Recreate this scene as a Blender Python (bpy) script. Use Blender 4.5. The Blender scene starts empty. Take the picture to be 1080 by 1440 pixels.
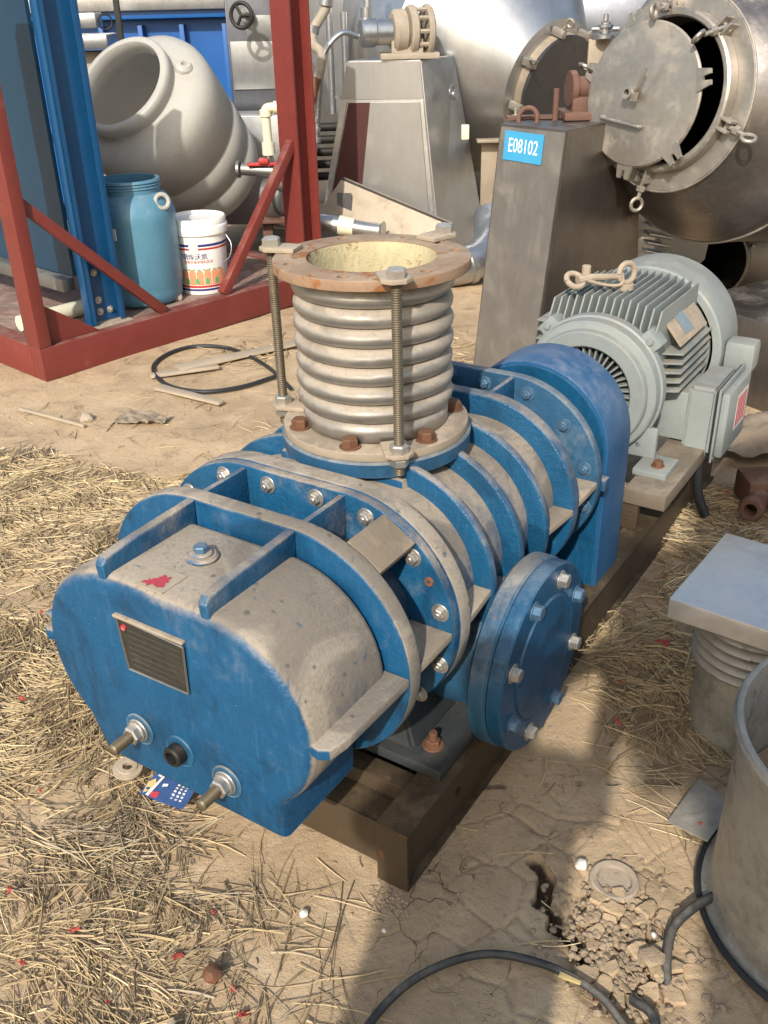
import bpy, bmesh, math, random
import numpy as np
from mathutils import Vector, Matrix, noise
from mathutils.geometry import tessellate_polygon
R_ = math.radians
PI = math.pi
S = bpy.context.scene
COL = S.collection
random.seed(7)

# ------------------------------------------------------------------ camera
F_PX, PITCH, ROLL, CAM_H = 1338.75, R_(28.31), R_(-1.462), 1.6
cam_d = bpy.data.cameras.new('camera')
cam = bpy.data.objects.new('camera', cam_d)
COL.objects.link(cam)
fw = Vector((0, math.cos(PITCH), -math.sin(PITCH)))
up = Vector((0, math.sin(PITCH), math.cos(PITCH)))
rt = Vector((1, 0, 0))
rr = rt * math.cos(ROLL) + up * math.sin(ROLL)
uu = up * math.cos(ROLL) - rt * math.sin(ROLL)
cam.matrix_world = Matrix(((rr.x, uu.x, -fw.x, 0), (rr.y, uu.y, -fw.y, 0), (rr.z, uu.z, -fw.z, CAM_H), (0, 0, 0, 1)))
cam_d.sensor_fit = 'VERTICAL'
cam_d.sensor_height = 36
cam_d.lens = F_PX / 1440 * 36
cam_d.clip_start = 0.02
cam_d.clip_end = 600
S.camera = cam

# ------------------------------------------------------------------ light
SUN_EL = R_(35)
to_sun = Vector((-0.27 * math.cos(SUN_EL) / math.hypot(.27, .97), -0.97 * math.cos(SUN_EL) / math.hypot(.27, .97), math.sin(SUN_EL)))
w = bpy.data.worlds.new('World')
S.world = w
w.use_nodes = True
nt = w.node_tree
bg = nt.nodes['Background']
sky = nt.nodes.new('ShaderNodeTexSky')
sky.sky_type = 'NISHITA'
sky.sun_disc = False
sky.sun_elevation = SUN_EL
sky.sun_rotation = math.atan2(to_sun.x, to_sun.y)
sky.air_density = 1.4
sky.dust_density = 3.0
nt.links.new(sky.outputs[0], bg.inputs[0])
bg.inputs[1].default_value = 0.15
sd = bpy.data.lights.new('sun', 'SUN')
sd.energy = 3.5
sd.angle = R_(0.9)
sd.color = (1, .94, .85)
sun = bpy.data.objects.new('sun', sd)
COL.objects.link(sun)
sun.rotation_euler = to_sun.to_track_quat('Z', 'Y').to_euler()
S.view_settings.view_transform = 'Standard'
S.view_settings.look = 'None'
S.view_settings.gamma = 1
S.view_settings.use_curve_mapping = False
S.view_settings.exposure = 0.43

# ------------------------------------------------------------------ materials
def _n(nt, t, **kw):
    n = nt.nodes.new(t)
    for k, v in kw.items():
        if k in n.inputs: n.inputs[k].default_value = v
        else: setattr(n, k, v)
    return n

def noise_n(nt, co, scale, detail=6, rough=.6, dist=0):
    n = _n(nt, 'ShaderNodeTexNoise')
    n.inputs['Scale'].default_value = scale
    n.inputs['Detail'].default_value = detail
    n.inputs['Roughness'].default_value = rough
    n.inputs['Distortion'].default_value = dist
    nt.links.new(co, n.inputs['Vector'])
    return n.outputs['Fac']

def math_n(nt, op, a, b=None, c=None, clamp=False):
    n = nt.nodes.new('ShaderNodeMath')
    n.operation = op
    n.use_clamp = clamp
    for i, v in enumerate((a, b, c)):
        if v is None: continue
        if isinstance(v, (int, float)): n.inputs[i].default_value = v
        else: nt.links.new(v, n.inputs[i])
    return n.outputs[0]

def step_n(nt, v, lo, hi):
    n = nt.nodes.new('ShaderNodeMapRange')
    n.interpolation_type = 'SMOOTHSTEP'
    nt.links.new(v, n.inputs['Value'])
    n.inputs['From Min'].default_value = lo
    n.inputs['From Max'].default_value = hi
    return n.outputs[0]

def mix_n(nt, fac, a, b):
    n = nt.nodes.new('ShaderNodeMix')
    n.data_type = 'RGBA'
    for s, v in ((0, fac), (6, a), (7, b)):
        if isinstance(v, (int, float)): n.inputs[s].default_value = v
        elif isinstance(v, (tuple, list)): n.inputs[s].default_value = (*v[:3], 1)
        else: nt.links.new(v, n.inputs[s])
    return n.outputs[2]

MATS = {}
def worn(name, col, rough=.5, metal=0., dust=(.40, .31, .21), up=.0, allo=0., rust=0., rustcol=(.22, .075, .025),
         var=.25, scale=1., bump=.25, stretch=None, edge=0., edgecol=(.25, .5, .75), spots=0., trans=0., rad=0., radz=None, streak=0., drips=0.):
    """a painted or bare surface with settled dust on what faces up, rust blotches, blotchy tone and fine relief"""
    m = bpy.data.materials.new(name)
    m.use_nodes = True
    nt = m.node_tree
    b = nt.nodes['Principled BSDF']
    tc = nt.nodes.new('ShaderNodeTexCoord')
    co = tc.outputs['Object']
    if stretch:
        mp = nt.nodes.new('ShaderNodeMapping')
        mp.inputs['Scale'].default_value = stretch
        nt.links.new(co, mp.inputs['Vector'])
        cs = mp.outputs[0]
    else:
        cs = co
    n1 = noise_n(nt, co, 7 * scale, 7, .62, .3)
    n2 = noise_n(nt, cs, 45 * scale, 4, .65)
    n3 = noise_n(nt, co, 160 * scale, 3, .6)
    tone = math_n(nt, 'MULTIPLY_ADD', math_n(nt, 'ADD', n1, math_n(nt, 'MULTIPLY', n2, .6)), 2 * var, 1 - 1.6 * var)
    vm = nt.nodes.new('ShaderNodeVectorMath')
    vm.operation = 'SCALE'
    vm.inputs[0].default_value = col[:3]
    nt.links.new(tone, vm.inputs['Scale'])
    c = vm.outputs[0]
    if streak > 0:
        mp2 = nt.nodes.new('ShaderNodeMapping'); mp2.inputs['Scale'].default_value = (60, 60, 9); mp2.inputs['Rotation'].default_value = (.25, 0, 0)
        nt.links.new(co, mp2.inputs['Vector'])
        n4 = noise_n(nt, mp2.outputs[0], 1., 8, .7, 1.5)
        c = mix_n(nt, math_n(nt, 'MULTIPLY', step_n(nt, n4, .50, .78), streak * .7), c, (.07, .17, .26))
        n5 = noise_n(nt, co, 5 * scale, 6, .6, 1.5)
        c = mix_n(nt, math_n(nt, 'MULTIPLY', step_n(nt, n5, .46, .66), streak * 1.4), c, tuple(x * .42 for x in col[:3]))
    if streak > 0:
        vc = nt.nodes.new('ShaderNodeTexVoronoi'); vc.inputs['Scale'].default_value = 55
        nt.links.new(co, vc.inputs['Vector'])
        chip = math_n(nt, 'MULTIPLY', step_n(nt, math_n(nt, 'ADD', vc.outputs['Distance'], math_n(nt, 'MULTIPLY', n3, .25)), .185, .16), step_n(nt, n5, .44, .38))
        c = mix_n(nt, math_n(nt, 'MULTIPLY', chip, .6), c, (.30, .34, .36))
    geo = nt.nodes.new('ShaderNodeNewGeometry')
    r = rough
    if edge > 0:
        bv = nt.nodes.new('ShaderNodeBevel')
        bv.samples = 4
        bv.inputs['Radius'].default_value = .005
        dt = nt.nodes.new('ShaderNodeVectorMath')
        dt.operation = 'DOT_PRODUCT'
        nt.links.new(bv.outputs[0], dt.inputs[0])
        nt.links.new(geo.outputs['Normal'], dt.inputs[1])
        e = step_n(nt, math_n(nt, 'ADD', math_n(nt, 'SUBTRACT', 1., dt.outputs['Value']), math_n(nt, 'MULTIPLY', math_n(nt, 'SUBTRACT', n2, .5), .25)), .06, .3)
        c = mix_n(nt, math_n(nt, 'MULTIPLY', e, edge), c, edgecol)
    if spots > 0:
        vo = nt.nodes.new('ShaderNodeTexVoronoi')
        vo.inputs['Scale'].default_value = 28
        vo.inputs['Randomness'].default_value = 1
        nt.links.new(co, vo.inputs['Vector'])
    if up > 0 or allo > 0:
        sx = nt.nodes.new('ShaderNodeSeparateXYZ')
        nt.links.new(geo.outputs['Normal'], sx.inputs[0])
        nz = math_n(nt, 'MAXIMUM', sx.outputs[2], 0.)
        t = math_n(nt, 'MULTIPLY_ADD', nz, up, allo)
        if rad > 0:
            so = nt.nodes.new('ShaderNodeSeparateXYZ')
            nt.links.new(tc.outputs['Normal'], so.inputs[0])
            rv_ = step_n(nt, math_n(nt, 'ABSOLUTE', so.outputs[0]), .8, .25)
            if radz is not None:
                sz = nt.nodes.new('ShaderNodeSeparateXYZ'); nt.links.new(co, sz.inputs[0])
                rv_ = math_n(nt, 'MULTIPLY', rv_, step_n(nt, sz.outputs[2], radz - .02, radz + .03))
            t = math_n(nt, 'MULTIPLY_ADD', rv_, rad, t)
        t = math_n(nt, 'ADD', t, math_n(nt, 'MULTIPLY', math_n(nt, 'SUBTRACT', n1, .5), 1.1))
        t = math_n(nt, 'ADD', t, math_n(nt, 'MULTIPLY', math_n(nt, 'SUBTRACT', n2, .5), .35))
        dm = step_n(nt, t, .17, .74)
        dcol = mix_n(nt, n3, tuple(x * .72 for x in dust), tuple(min(1, x * 1.2) for x in dust))
        nlow = noise_n(nt, co, 4.5 * scale, 6, .6, 1.2)
        dcol = mix_n(nt, math_n(nt, 'MULTIPLY', step_n(nt, nlow, .44, .60), .8), dcol, tuple(x * .5 for x in dust))
        nmid = noise_n(nt, co, 22 * scale, 8, .72, 2.)
        dcol = mix_n(nt, math_n(nt, 'MULTIPLY', step_n(nt, nmid, .53, .63), .45), dcol, tuple(x * .45 for x in dust))
        if spots > 0:
            sp = step_n(nt, math_n(nt, 'ADD', vo.outputs['Distance'], math_n(nt, 'MULTIPLY', n1, .75)), .52, .40)
            dcol = mix_n(nt, math_n(nt, 'MULTIPLY', sp, spots), dcol, (.10, .085, .07))
            sw = step_n(nt, noise_n(nt, co, 13, 5, .5, 2.5), .66, .72)
            dm = math_n(nt, 'MULTIPLY', dm, math_n(nt, 'SUBTRACT', 1., math_n(nt, 'MULTIPLY', sw, .55)))
        c = mix_n(nt, math_n(nt, 'MULTIPLY', dm, .93), c, dcol)
        r = math_n(nt, 'MAXIMUM', r, math_n(nt, 'MULTIPLY', dm, .9)) if not isinstance(r, float) else math_n(nt, 'MULTIPLY_ADD', dm, .92 - r, r)
        if metal > 0:
            nt.links.new(math_n(nt, 'MULTIPLY_ADD', dm, -metal, metal), b.inputs['Metallic'])
    if rust > 0:
        rm = step_n(nt, math_n(nt, 'ADD', noise_n(nt, co, 11 * scale, 8, .68, .5), math_n(nt, 'MULTIPLY', math_n(nt, 'SUBTRACT', n2, .5), .35)), .72 - rust * .5, .80 - rust * .5)
        rc = mix_n(nt, n2, tuple(x * .55 for x in rustcol), tuple(x * 1.7 for x in rustcol))
        c = mix_n(nt, rm, c, rc)
        r = math_n(nt, 'MULTIPLY_ADD', rm, .85 - rough, rough) if isinstance(r, float) else math_n(nt, 'MAXIMUM', r, math_n(nt, 'MULTIPLY', rm, .85))
    if drips > 0:
        mp3 = nt.nodes.new('ShaderNodeMapping'); mp3.inputs['Scale'].default_value = (38, 2.2, 38)
        nt.links.new(co, mp3.inputs['Vector'])
        nd = noise_n(nt, mp3.outputs[0], 1., 5, .75, .3)
        c = mix_n(nt, math_n(nt, 'MULTIPLY', math_n(nt, 'MULTIPLY', step_n(nt, nd, .56, .62), step_n(nt, n1, .42, .62)), drips), c, (.42, .38, .34))
    nt.links.new(c, b.inputs['Base Color'])
    if isinstance(r, float):
        r = math_n(nt, 'MULTIPLY_ADD', n2, .25, r - .12, clamp=True)
    nt.links.new(r, b.inputs['Roughness'])
    if not b.inputs['Metallic'].is_linked: b.inputs['Metallic'].default_value = metal
    bp = nt.nodes.new('ShaderNodeBump')
    bp.inputs['Strength'].default_value = bump
    bp.inputs['Distance'].default_value = .004
    nt.links.new(math_n(nt, 'ADD', n2, math_n(nt, 'MULTIPLY', n3, .5)), bp.inputs['Height'])
    nt.links.new(bp.outputs[0], b.inputs['Normal'])
    if trans > 0:
        tl = nt.nodes.new('ShaderNodeBsdfTranslucent'); nt.links.new(c, tl.inputs['Color'])
        ms = nt.nodes.new('ShaderNodeMixShader'); ms.inputs[0].default_value = trans
        nt.links.new(b.outputs[0], ms.inputs[1]); nt.links.new(tl.outputs[0], ms.inputs[2])
        nt.links.new(ms.outputs[0], nt.nodes['Material Output'].inputs[0])
    MATS[name] = m
    return m

DUST = (.46, .36, .245)
worn('blue cast paint', (.007, .078, .172), .42, streak=.4, up=.34, allo=.07, rad=.14, dust=(.40, .33, .25), bump=.7, edge=.55, edgecol=(.10, .26, .42), rust=.04)
worn('blue body paint', (.012, .080, .175), .5, up=.42, allo=.05, rad=.36, dust=(.38, .31, .225), bump=.4)
worn('blue dusty cover', (.005, .070, .165), .40, radz=.20, streak=.5, up=.50, allo=.04, rad=.62, dust=(.37, .31, .235), bump=.45, edge=.7, edgecol=(.06, .20, .42), spots=.8)
worn('blue cover paint', (.006, .070, .155), .38, streak=.5, up=.3, allo=.10, dust=(.16, .22, .27), bump=.3, edge=.5, edgecol=(.08, .22, .38))
worn('blue sheet paint', (.014, .085, .20), .38, up=.3, allo=.14, dust=(.20, .23, .28), bump=.08, edge=.4, edgecol=(.3, .38, .5), stretch=(1, 1, .08))
worn('blue worn paint', (.02, .085, .165), .5, streak=.4, up=.45, allo=.12, dust=(.32, .30, .26), bump=.35, rust=.05, edge=.5, edgecol=(.24, .34, .42))
worn('shaded foot paint', (.028, .034, .036), .6, up=.2, allo=.10, dust=(.095, .072, .046), bump=.4, rust=.12, rustcol=(.12, .06, .03))  # near-black tone paints in the shade under the blower, with some rust
worn('dust plate', (.24, .195, .14), .8, up=.5, allo=.2, dust=(.34, .27, .19), bump=.3)
worn('motor grey paint', (.235, .26, .25), .45, up=.4, allo=.04, dust=(.38, .35, .28), bump=.12, rust=.02, var=.18)
worn('motor fin paint', (.20, .225, .215), .5, up=.35, allo=.08, dust=(.36, .32, .25), bump=.12, var=.22)
worn('bellows steel', (.36, .345, .32), .40, .8, up=.75, allo=.16, dust=(.38, .32, .25), bump=.08, var=.18)
worn('rust flange', (.29, .19, .12), .8, .1, up=.30, allo=.16, dust=(.41, .32, .22), rust=.36, rustcol=(.22, .09, .03), bump=.35)
worn('dusty flange', (.33, .27, .20), .8, .1, up=.5, allo=.25, dust=(.42, .34, .25), rust=.10, rustcol=(.26, .10, .03), bump=.25)
worn('liner crust', (.46, .40, .24), .85, rust=.36, rustcol=(.19, .075, .022), bump=.9, var=.4, stretch=(1, 1, .25))
worn('rusty bolt', (.16, .075, .04), .75, .3, up=.25, allo=.05, dust=(.28, .19, .12), rust=.4, rustcol=(.22, .085, .04), bump=.3)
worn('zinc bolt', (.50, .48, .44), .4, .8, up=.3, allo=.10, dust=DUST, bump=.1)
worn('blue bolt', (.08, .16, .25), .4, .3, up=.3, allo=.05, dust=DUST, bump=.1)
worn('threaded rod steel', (.17, .14, .095), .5, .65, up=.2, allo=.06, dust=(.30, .24, .16), rust=.2, rustcol=(.14, .07, .03), bump=.1)
worn('brown base steel', (.065, .045, .026), .55, .15, up=.28, allo=.03, dust=(.22, .15, .08), rust=.2, rustcol=(.12, .058, .022), bump=.45, spots=0)  # brown darkened to carry the shade on the base frame
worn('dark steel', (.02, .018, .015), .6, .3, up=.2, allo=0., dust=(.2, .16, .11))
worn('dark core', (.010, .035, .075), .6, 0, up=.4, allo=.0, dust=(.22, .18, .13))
worn('plate dark', (.05, .047, .038), .5, .4, allo=.12, up=.2, dust=(.17, .15, .115), bump=.6, var=.5, scale=2)
worn('vessel shell steel', (.20, .185, .175), .34, .85, up=.3, allo=.05, dust=(.21, .185, .155), bump=.12, var=.35, stretch=(.15, 1, 1), drips=.5)
worn('panel sheet', (.004, .036, .075), .4, up=.1, allo=.08, dust=(.01, .06, .10), bump=.04, var=.3)
worn('rail dust', (.15, .12, .085), .7, up=.45, allo=.12, dust=(.26, .215, .155), bump=.35, rust=.08)
worn('red primer', (.16, .028, .022), .5, up=.4, allo=.04, dust=(.27, .16, .125), bump=.2, edge=.35, edgecol=(.28, .13, .1), rust=.08)
worn('red primer deck', (.15, .05, .04), .7, up=.5, allo=.10, dust=(.34, .25, .20), bump=.25)
worn('panel blue', (.006, .065, .17), .38, up=.2, allo=.03, dust=(.08, .15, .22), bump=.05, var=.2)
worn('container blue', (.006, .085, .30), .4, up=.3, allo=-.02, dust=(.16, .22, .3), bump=.05, var=.15)
worn('white poly', (.66, .64, .58), .42, up=.12, allo=.04, dust=(.46, .42, .35), bump=.10, var=.14, trans=.45)
worn('white poly inside', (.68, .65, .60), .5, bump=.05, var=.08, trans=.45)
worn('drum blue plastic', (.085, .22, .31), .42, up=.25, allo=.12, dust=(.33, .36, .36), bump=.08, var=.2)
worn('drum inside', (.02, .16, .2), .5, bump=.1)
worn('bucket white', (.74, .73, .69), .35, bump=.03, var=.04, up=.1, allo=.02, dust=(.5, .45, .38))
worn('bucket navy', (.03, .03, .16), .4, var=.1, bump=.03)
worn('bucket red', (.42, .03, .03), .4, var=.1, bump=.03)
worn('bucket orange', (.70, .27, .14), .4, var=.15, bump=.03)
worn('bucket green', (.10, .34, .14), .4, var=.15, bump=.03)
worn('stainless', (.44, .445, .45), .37, .9, up=.2, allo=.04, dust=(.34, .32, .29), bump=.05, var=.22, stretch=(1, 1, .15))
worn('stainless dull', (.25, .25, .245), .42, .8, up=.25, allo=.08, dust=(.25, .24, .215), bump=.12, var=.28, stretch=(1, 1, .2))
worn('stainless brown', (.19, .175, .16), .34, .85, up=.25, allo=.02, dust=(.21, .185, .155), bump=.12, var=.35, stretch=(1, 1, .12))
worn('stainless dark', (.10, .105, .12), .4, .85, up=.2, allo=.0, dust=(.24, .21, .17), bump=.08, var=.3, stretch=(1, 1, .15))
worn('lid steel', (.36, .33, .29), .40, .75, up=.25, allo=.17, dust=(.36, .305, .23), bump=.12, var=.3)
worn('can steel', (.40, .375, .32), .48, .5, up=.25, allo=.16, dust=(.30, .27, .22), bump=.5, var=.7, rust=.22, rustcol=(.17, .145, .11))
worn('tray steel', (.74, .71, .65), .34, .65, up=.05, allo=.18, dust=(.50, .47, .41), bump=.15, var=.3)
worn('tan sheet', (.30, .25, .19), .5, .4, up=.2, allo=.22, dust=(.34, .28, .20), bump=.1)
worn('tan cast', (.31, .265, .205), .7, .1, up=.4, allo=.2, dust=(.40, .33, .25), bump=.5)
worn('brown cast', (.12, .06, .042), .7, .1, up=.3, allo=.08, dust=(.30, .22, .16), rust=.2, rustcol=(.16, .05, .03), bump=.4)
worn('galvanised', (.45, .455, .46), .33, .88, up=.2, allo=.0, dust=(.36, .32, .26), bump=.15, var=.35)
worn('pvc cream', (.66, .62, .46), .4, bump=.04, var=.08, up=.1, allo=.05)
worn('sign blue', (.045, .30, .52), .45, allo=.1, up=.1, dust=(.2, .34, .42), bump=.03, var=.1)
worn('sign white', (.80, .81, .81), .5, bump=.02, var=.05)
worn('sticker red', (.42, .045, .06), .5, allo=.14, dust=(.42, .32, .25), bump=.05, var=.3, scale=3)
worn('sticker white', (.62, .60, .56), .5, bump=.05, var=.1)
worn('sticker dust', (.37, .31, .23), .7, bump=.1, var=.2)
worn('black rubber', (.018, .02, .022), .5, up=.25, allo=-.05, dust=(.25, .21, .15), bump=.15)
worn('hose rubber', (.03, .034, .036), .5, up=.35, allo=.08, dust=(.22, .19, .15), bump=.3, scale=2)
worn('wood grey', (.36, .30, .22), .85, up=.2, allo=.1, dust=DUST, bump=.5, stretch=(.2, 1, 1))
worn('stone', (.38, .31, .23), .9, bump=.9, var=.35, scale=2)
worn('clod', (.35, .265, .175), .95, bump=1., var=.35, scale=2)
worn('white stone', (.70, .67, .60), .8, bump=.3, var=.1)
worn('red scrap', (.36, .055, .04), .7, bump=.3, var=.5, allo=.15, dust=(.38, .25, .16), scale=5)
worn('card blue', (.035, .075, .20), .35, bump=.05, var=.3, scale=3, allo=.12, dust=(.12, .15, .24))
worn('card yellow', (.55, .42, .18), .4, bump=.05, var=.2)
worn('leather skin', (.45, .27, .19), .6, bump=.1)
worn('cloth dark', (.05, .055, .07), .9, bump=.2)
worn('cloth grey', (.2, .21, .23), .9, bump=.2)
worn('cloth tan', (.24, .19, .135), .9, bump=.4, var=.4)
for i, c in enumerate(((.44, .335, .185), (.35, .26, .14), (.24, .18, .11), (.58, .47, .28), (.14, .108, .068), (.23, .185, .125), (.35, .29, .20))):
    worn('straw %d' % i, c, .7, bump=.1, var=.25)
M = MATS

# ------------------------------------------------------------------ mesh helpers
def fin(bm, flip=False, off=None, smooth=35):
    if flip:
        for v in bm.verts: v.co.y = -v.co.y
    if off is not None:
        for v in bm.verts: v.co -= off
    bmesh.ops.recalc_face_normals(bm, faces=bm.faces[:])
    me = bpy.data.meshes.new('mesh')
    bm.to_mesh(me)
    bm.free()
    me.shade_smooth()
    me.set_sharp_from_angle(angle=R_(smooth))
    return me

def box(bm, lo, hi, bev=0., rot=None, piv=None):
    r = bmesh.ops.create_cube(bm, size=1)
    vs = r['verts']
    lo, hi = Vector(lo), Vector(hi)
    c = (lo + hi) / 2
    for v in vs:
        v.co = Vector((v.co.x * (hi.x - lo.x), v.co.y * (hi.y - lo.y), v.co.z * (hi.z - lo.z)))
    if bev:
        es = list({e for v in vs for e in v.link_edges})
        g = bmesh.ops.bevel(bm, geom=es, offset=bev, segments=2, affect='EDGES', profile=.6)
        vs = list({v for f in g['faces'] for v in f.verts} | {v for v in vs if v.is_valid})
        seen = set(vs); st = list(vs)
        while st:
            v = st.pop()
            for e in v.link_edges:
                o = e.other_vert(v)
                if o not in seen: seen.add(o); st.append(o)
        vs = list(seen)
    if rot is not None:
        for v in vs: v.co = rot @ v.co
    for v in vs: v.co += c
    return vs

def basis(d, upv=None):
    z = Vector(d).normalized()
    u = Vector(upv) if upv is not None else (Vector((0, 0, 1)) if abs(z.z) < .9 else Vector((1, 0, 0)))
    x = u.cross(z).normalized()
    y = z.cross(x)
    return Matrix((x, y, z)).transposed()

def lathe(bm, prof, n=40, o=(0, 0, 0), d=(0, 0, 1), a0=0., a1=2 * PI, closed=None):
    """prof: list of (r, h) revolved round direction d through o"""
    B = basis(d); o = Vector(o)
    full = abs(a1 - a0 - 2 * PI) < 1e-6
    m = n if full else n + 1
    rings = []
    for (r, h) in prof:
        if r < 1e-6:
            rings.append([bm.verts.new(o + B @ Vector((0, 0, h)))])
        else:
            rings.append([bm.verts.new(o + B @ Vector((r * math.cos(a0 + (a1 - a0) * k / n), r * math.sin(a0 + (a1 - a0) * k / n), h))) for k in range(m)])
    for A, C in zip(rings[:-1], rings[1:]):
        for k in range(n):
            k2 = (k + 1) % m
            if len(A) == 1 and len(C) == 1: continue
            try:
                if len(A) == 1: bm.faces.new((A[0], C[k], C[k2]))
                elif len(C) == 1: bm.faces.new((A[k], A[k2], C[0]))
                else: bm.faces.new((A[k], A[k2], C[k2], C[k]))
            except ValueError: pass
    return rings

def disc(bm, r, h0, h1, o=(0, 0, 0), d=(0, 0, 1), n=40, ch=.003):
    lathe(bm, [(0, h0), (r - ch, h0), (r, h0 + ch), (r, h1 - ch), (r - ch, h1), (0, h1)], n, o, d)

def tube(bm, pts, r, n=10, cap=True):
    pts = [Vector(p) for p in pts]
    rs = r if isinstance(r, (list, tuple)) else [r] * len(pts)
    prev = None; u = None
    for i, p in enumerate(pts):
        t = (pts[min(i + 1, len(pts) - 1)] - pts[max(i - 1, 0)]).normalized()
        if u is None:
            u = Vector((0, 0, 1)).cross(t)
            if u.length < .1: u = Vector((1, 0, 0)).cross(t)
            u.normalize()
        else:
            u = (u - t * u.dot(t)).normalized()
        v = t.cross(u)
        ring = [bm.verts.new(p + (u * math.cos(2 * PI * k / n) + v * math.sin(2 * PI * k / n)) * rs[i]) for k in range(n)]
        if prev:
            for k in range(n): bm.faces.new((prev[k], prev[(k + 1) % n], ring[(k + 1) % n], ring[k]))
        elif cap: bm.faces.new(ring)
        prev = ring
    if cap: bm.faces.new(prev)

def smooth_path(pts, k=6):
    P = [Vector(p) for p in pts]; out = []
    P = [P[0] * 2 - P[1]] + P + [P[-1] * 2 - P[-2]]
    for i in range(1, len(P) - 2):
        for j in range(k):
            t = j / k
            a, b, c, d = P[i - 1], P[i], P[i + 1], P[i + 2]
            out.append(.5 * ((2 * b) + (c - a) * t + (2 * a - 5 * b + 4 * c - d) * t * t + (3 * b - a - 3 * c + d) * t ** 3))
    out.append(P[-2])
    return out

def torus(bm, R, r, o=(0, 0, 0), d=(0, 0, 1), n=24, m=8, a0=0., a1=2 * PI):
    B = basis(d); o = Vector(o)
    pts = [o + B @ Vector((R * math.cos(a0 + (a1 - a0) * k / n), R * math.sin(a0 + (a1 - a0) * k / n), 0)) for k in range(n + 1)]
    tube(bm, pts, r, m, cap=abs(a1 - a0) < 6.2)

def plate(bm, loops, fmap, t0, t1, bev=0.):
    """loops[0] outer outline, the others holes; fmap(u, v, t) -> point"""
    idx = []; k = 0; flat = []
    for L in loops:
        idx.append(list(range(k, k + len(L)))); k += len(L); flat += list(L)
    def cap(t, ins=0.):
        return [bm.verts.new(fmap(u, v, t)) for (u, v) in flat]
    tri = tessellate_polygon([[Vector((u, v, 0)) for u, v in L] for L in loops]) if len(loops) > 1 else None
    A, B = cap(t0), cap(t1)
    for V in (A, B):
        if tri:
            for t in tri:
                try: bm.faces.new([V[i] for i in t])
                except ValueError: pass
        else: bm.faces.new(V)
    es = []
    for ids in idx:
        for i, j in zip(ids, ids[1:] + ids[:1]):
            f = bm.faces.new((A[i], A[j], B[j], B[i]))
    if bev:
        vs = set(A[i] for i in idx[0]) | set(B[i] for i in idx[0])
        for V in (A, B):
            for i, j in zip(idx[0], idx[0][1:] + idx[0][:1]):
                e = bm.edges.get((V[i], V[j]))
                if e: es.append(e)
        bmesh.ops.recalc_face_normals(bm, faces=bm.faces[:])
        bmesh.ops.bevel(bm, geom=es, offset=bev, segments=3, affect='EDGES', profile=.5)

def stad(a, R, zc, n=26, yo=0.):
    out = [(yo + a + R * math.cos(t), zc + R * math.sin(t)) for t in np.linspace(-PI / 2, PI / 2, n)]
    out += [(yo - a + R * math.cos(t), zc + R * math.sin(t)) for t in np.linspace(PI / 2, 1.5 * PI, n)]
    return out

def circ(r, c=(0, 0), n=32):
    return [(c[0] + r * math.cos(2 * PI * k / n), c[1] + r * math.sin(2 * PI * k / n)) for k in range(n)]
XM = lambda u, v, t: Vector((t, u, v))          # outline in y,z ; extruded along x
ZM = lambda u, v, t: Vector((u, v, t))
YM = lambda u, v, t: Vector((u, t, v))

def hexbolt(r=.012, h=.010, washer=.017, shank=0., sr=.006, cham=True):
    bm = bmesh.new()
    z = 0
    if washer: disc(bm, washer, 0, .003, n=16, ch=.0006); z = .003
    pr = [(0, z), (r, z), (r, z + h * .82), (r * .84, z + h), (0, z + h)]
    lathe(bm, pr, 6)
    if shank: disc(bm, sr, z + h, z + h + shank, n=10, ch=.001)
    return bm

# ------------------------------------------------------------------ scene graph helpers
OFF = {}
def tag(o, label, cat=None, group=None, kind=None):
    if label: o['label'] = label
    if cat: o['category'] = cat
    if group: o['group'] = group
    if kind: o['kind'] = kind
    return o

MROT = Matrix.Rotation(PI / 2 - R_(33.288), 4, 'Z')
MORG = Matrix.Translation((-.399, 1.345, 0)) @ MROT     # frame of the blower package: x along its shafts, y (flipped) to its right
class T:
    def __init__(s, name, label, cat, base=(0, 0, 0), frame=None, group=None, flip=False, rot=None):
        s.flip = flip
        b = Vector(base)
        if flip: b.y = -b.y
        s.off = b
        s.o = bpy.data.objects.new(name, None)
        s.o.empty_display_size = .1
        COL.objects.link(s.o)
        mw = (frame or Matrix()) @ Matrix.Translation(b)
        s.o.matrix_world = mw
        tag(s.o, label, cat, group)
    def add(s, name, bm, mat, parent=None, label=None, kind=None, smooth=35):
        me = fin(bm, s.flip, s.off, smooth)
        me.name = name
        me.materials.append(M[mat] if isinstance(mat, str) else mat)
        o = bpy.data.objects.new(name, me)
        COL.objects.link(o)
        o.parent = parent or s.o
        tag(o, label, kind=kind)
        return o
    def inst(s, name, me, loc, d=(0, 0, 1), parent=None, spin=0., label=None, sc=1.):
        loc = Vector(loc); d = Vector(d)
        if s.flip: loc = Vector((loc.x, -loc.y, loc.z)); d = Vector((d.x, -d.y, d.z))
        o = bpy.data.objects.new(name, me)
        COL.objects.link(o)
        o.parent = parent or s.o
        o.matrix_local = Matrix.Translation(loc - s.off) @ basis(d).to_4x4() @ Matrix.Rotation(spin, 4, 'Z') @ Matrix.Scale(sc, 4)
        tag(o, label)
        return o

def mesh_of(bm, mat, smooth=35):
    me = fin(bm, smooth=smooth)
    me.materials.append(M[mat])
    return me

def solo(name, bm, mat, label, cat, loc=(0, 0, 0), rot=(0, 0, 0), group=None, kind=None, smooth=35):
    me = fin(bm, smooth=smooth); me.name = name
    for m_ in (mat if isinstance(mat, (list, tuple)) else [mat]): me.materials.append(M[m_])
    o = bpy.data.objects.new(name, me)
    COL.objects.link(o)
    o.location = loc; o.rotation_euler = rot
    return tag(o, label, cat, group, kind)

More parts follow.
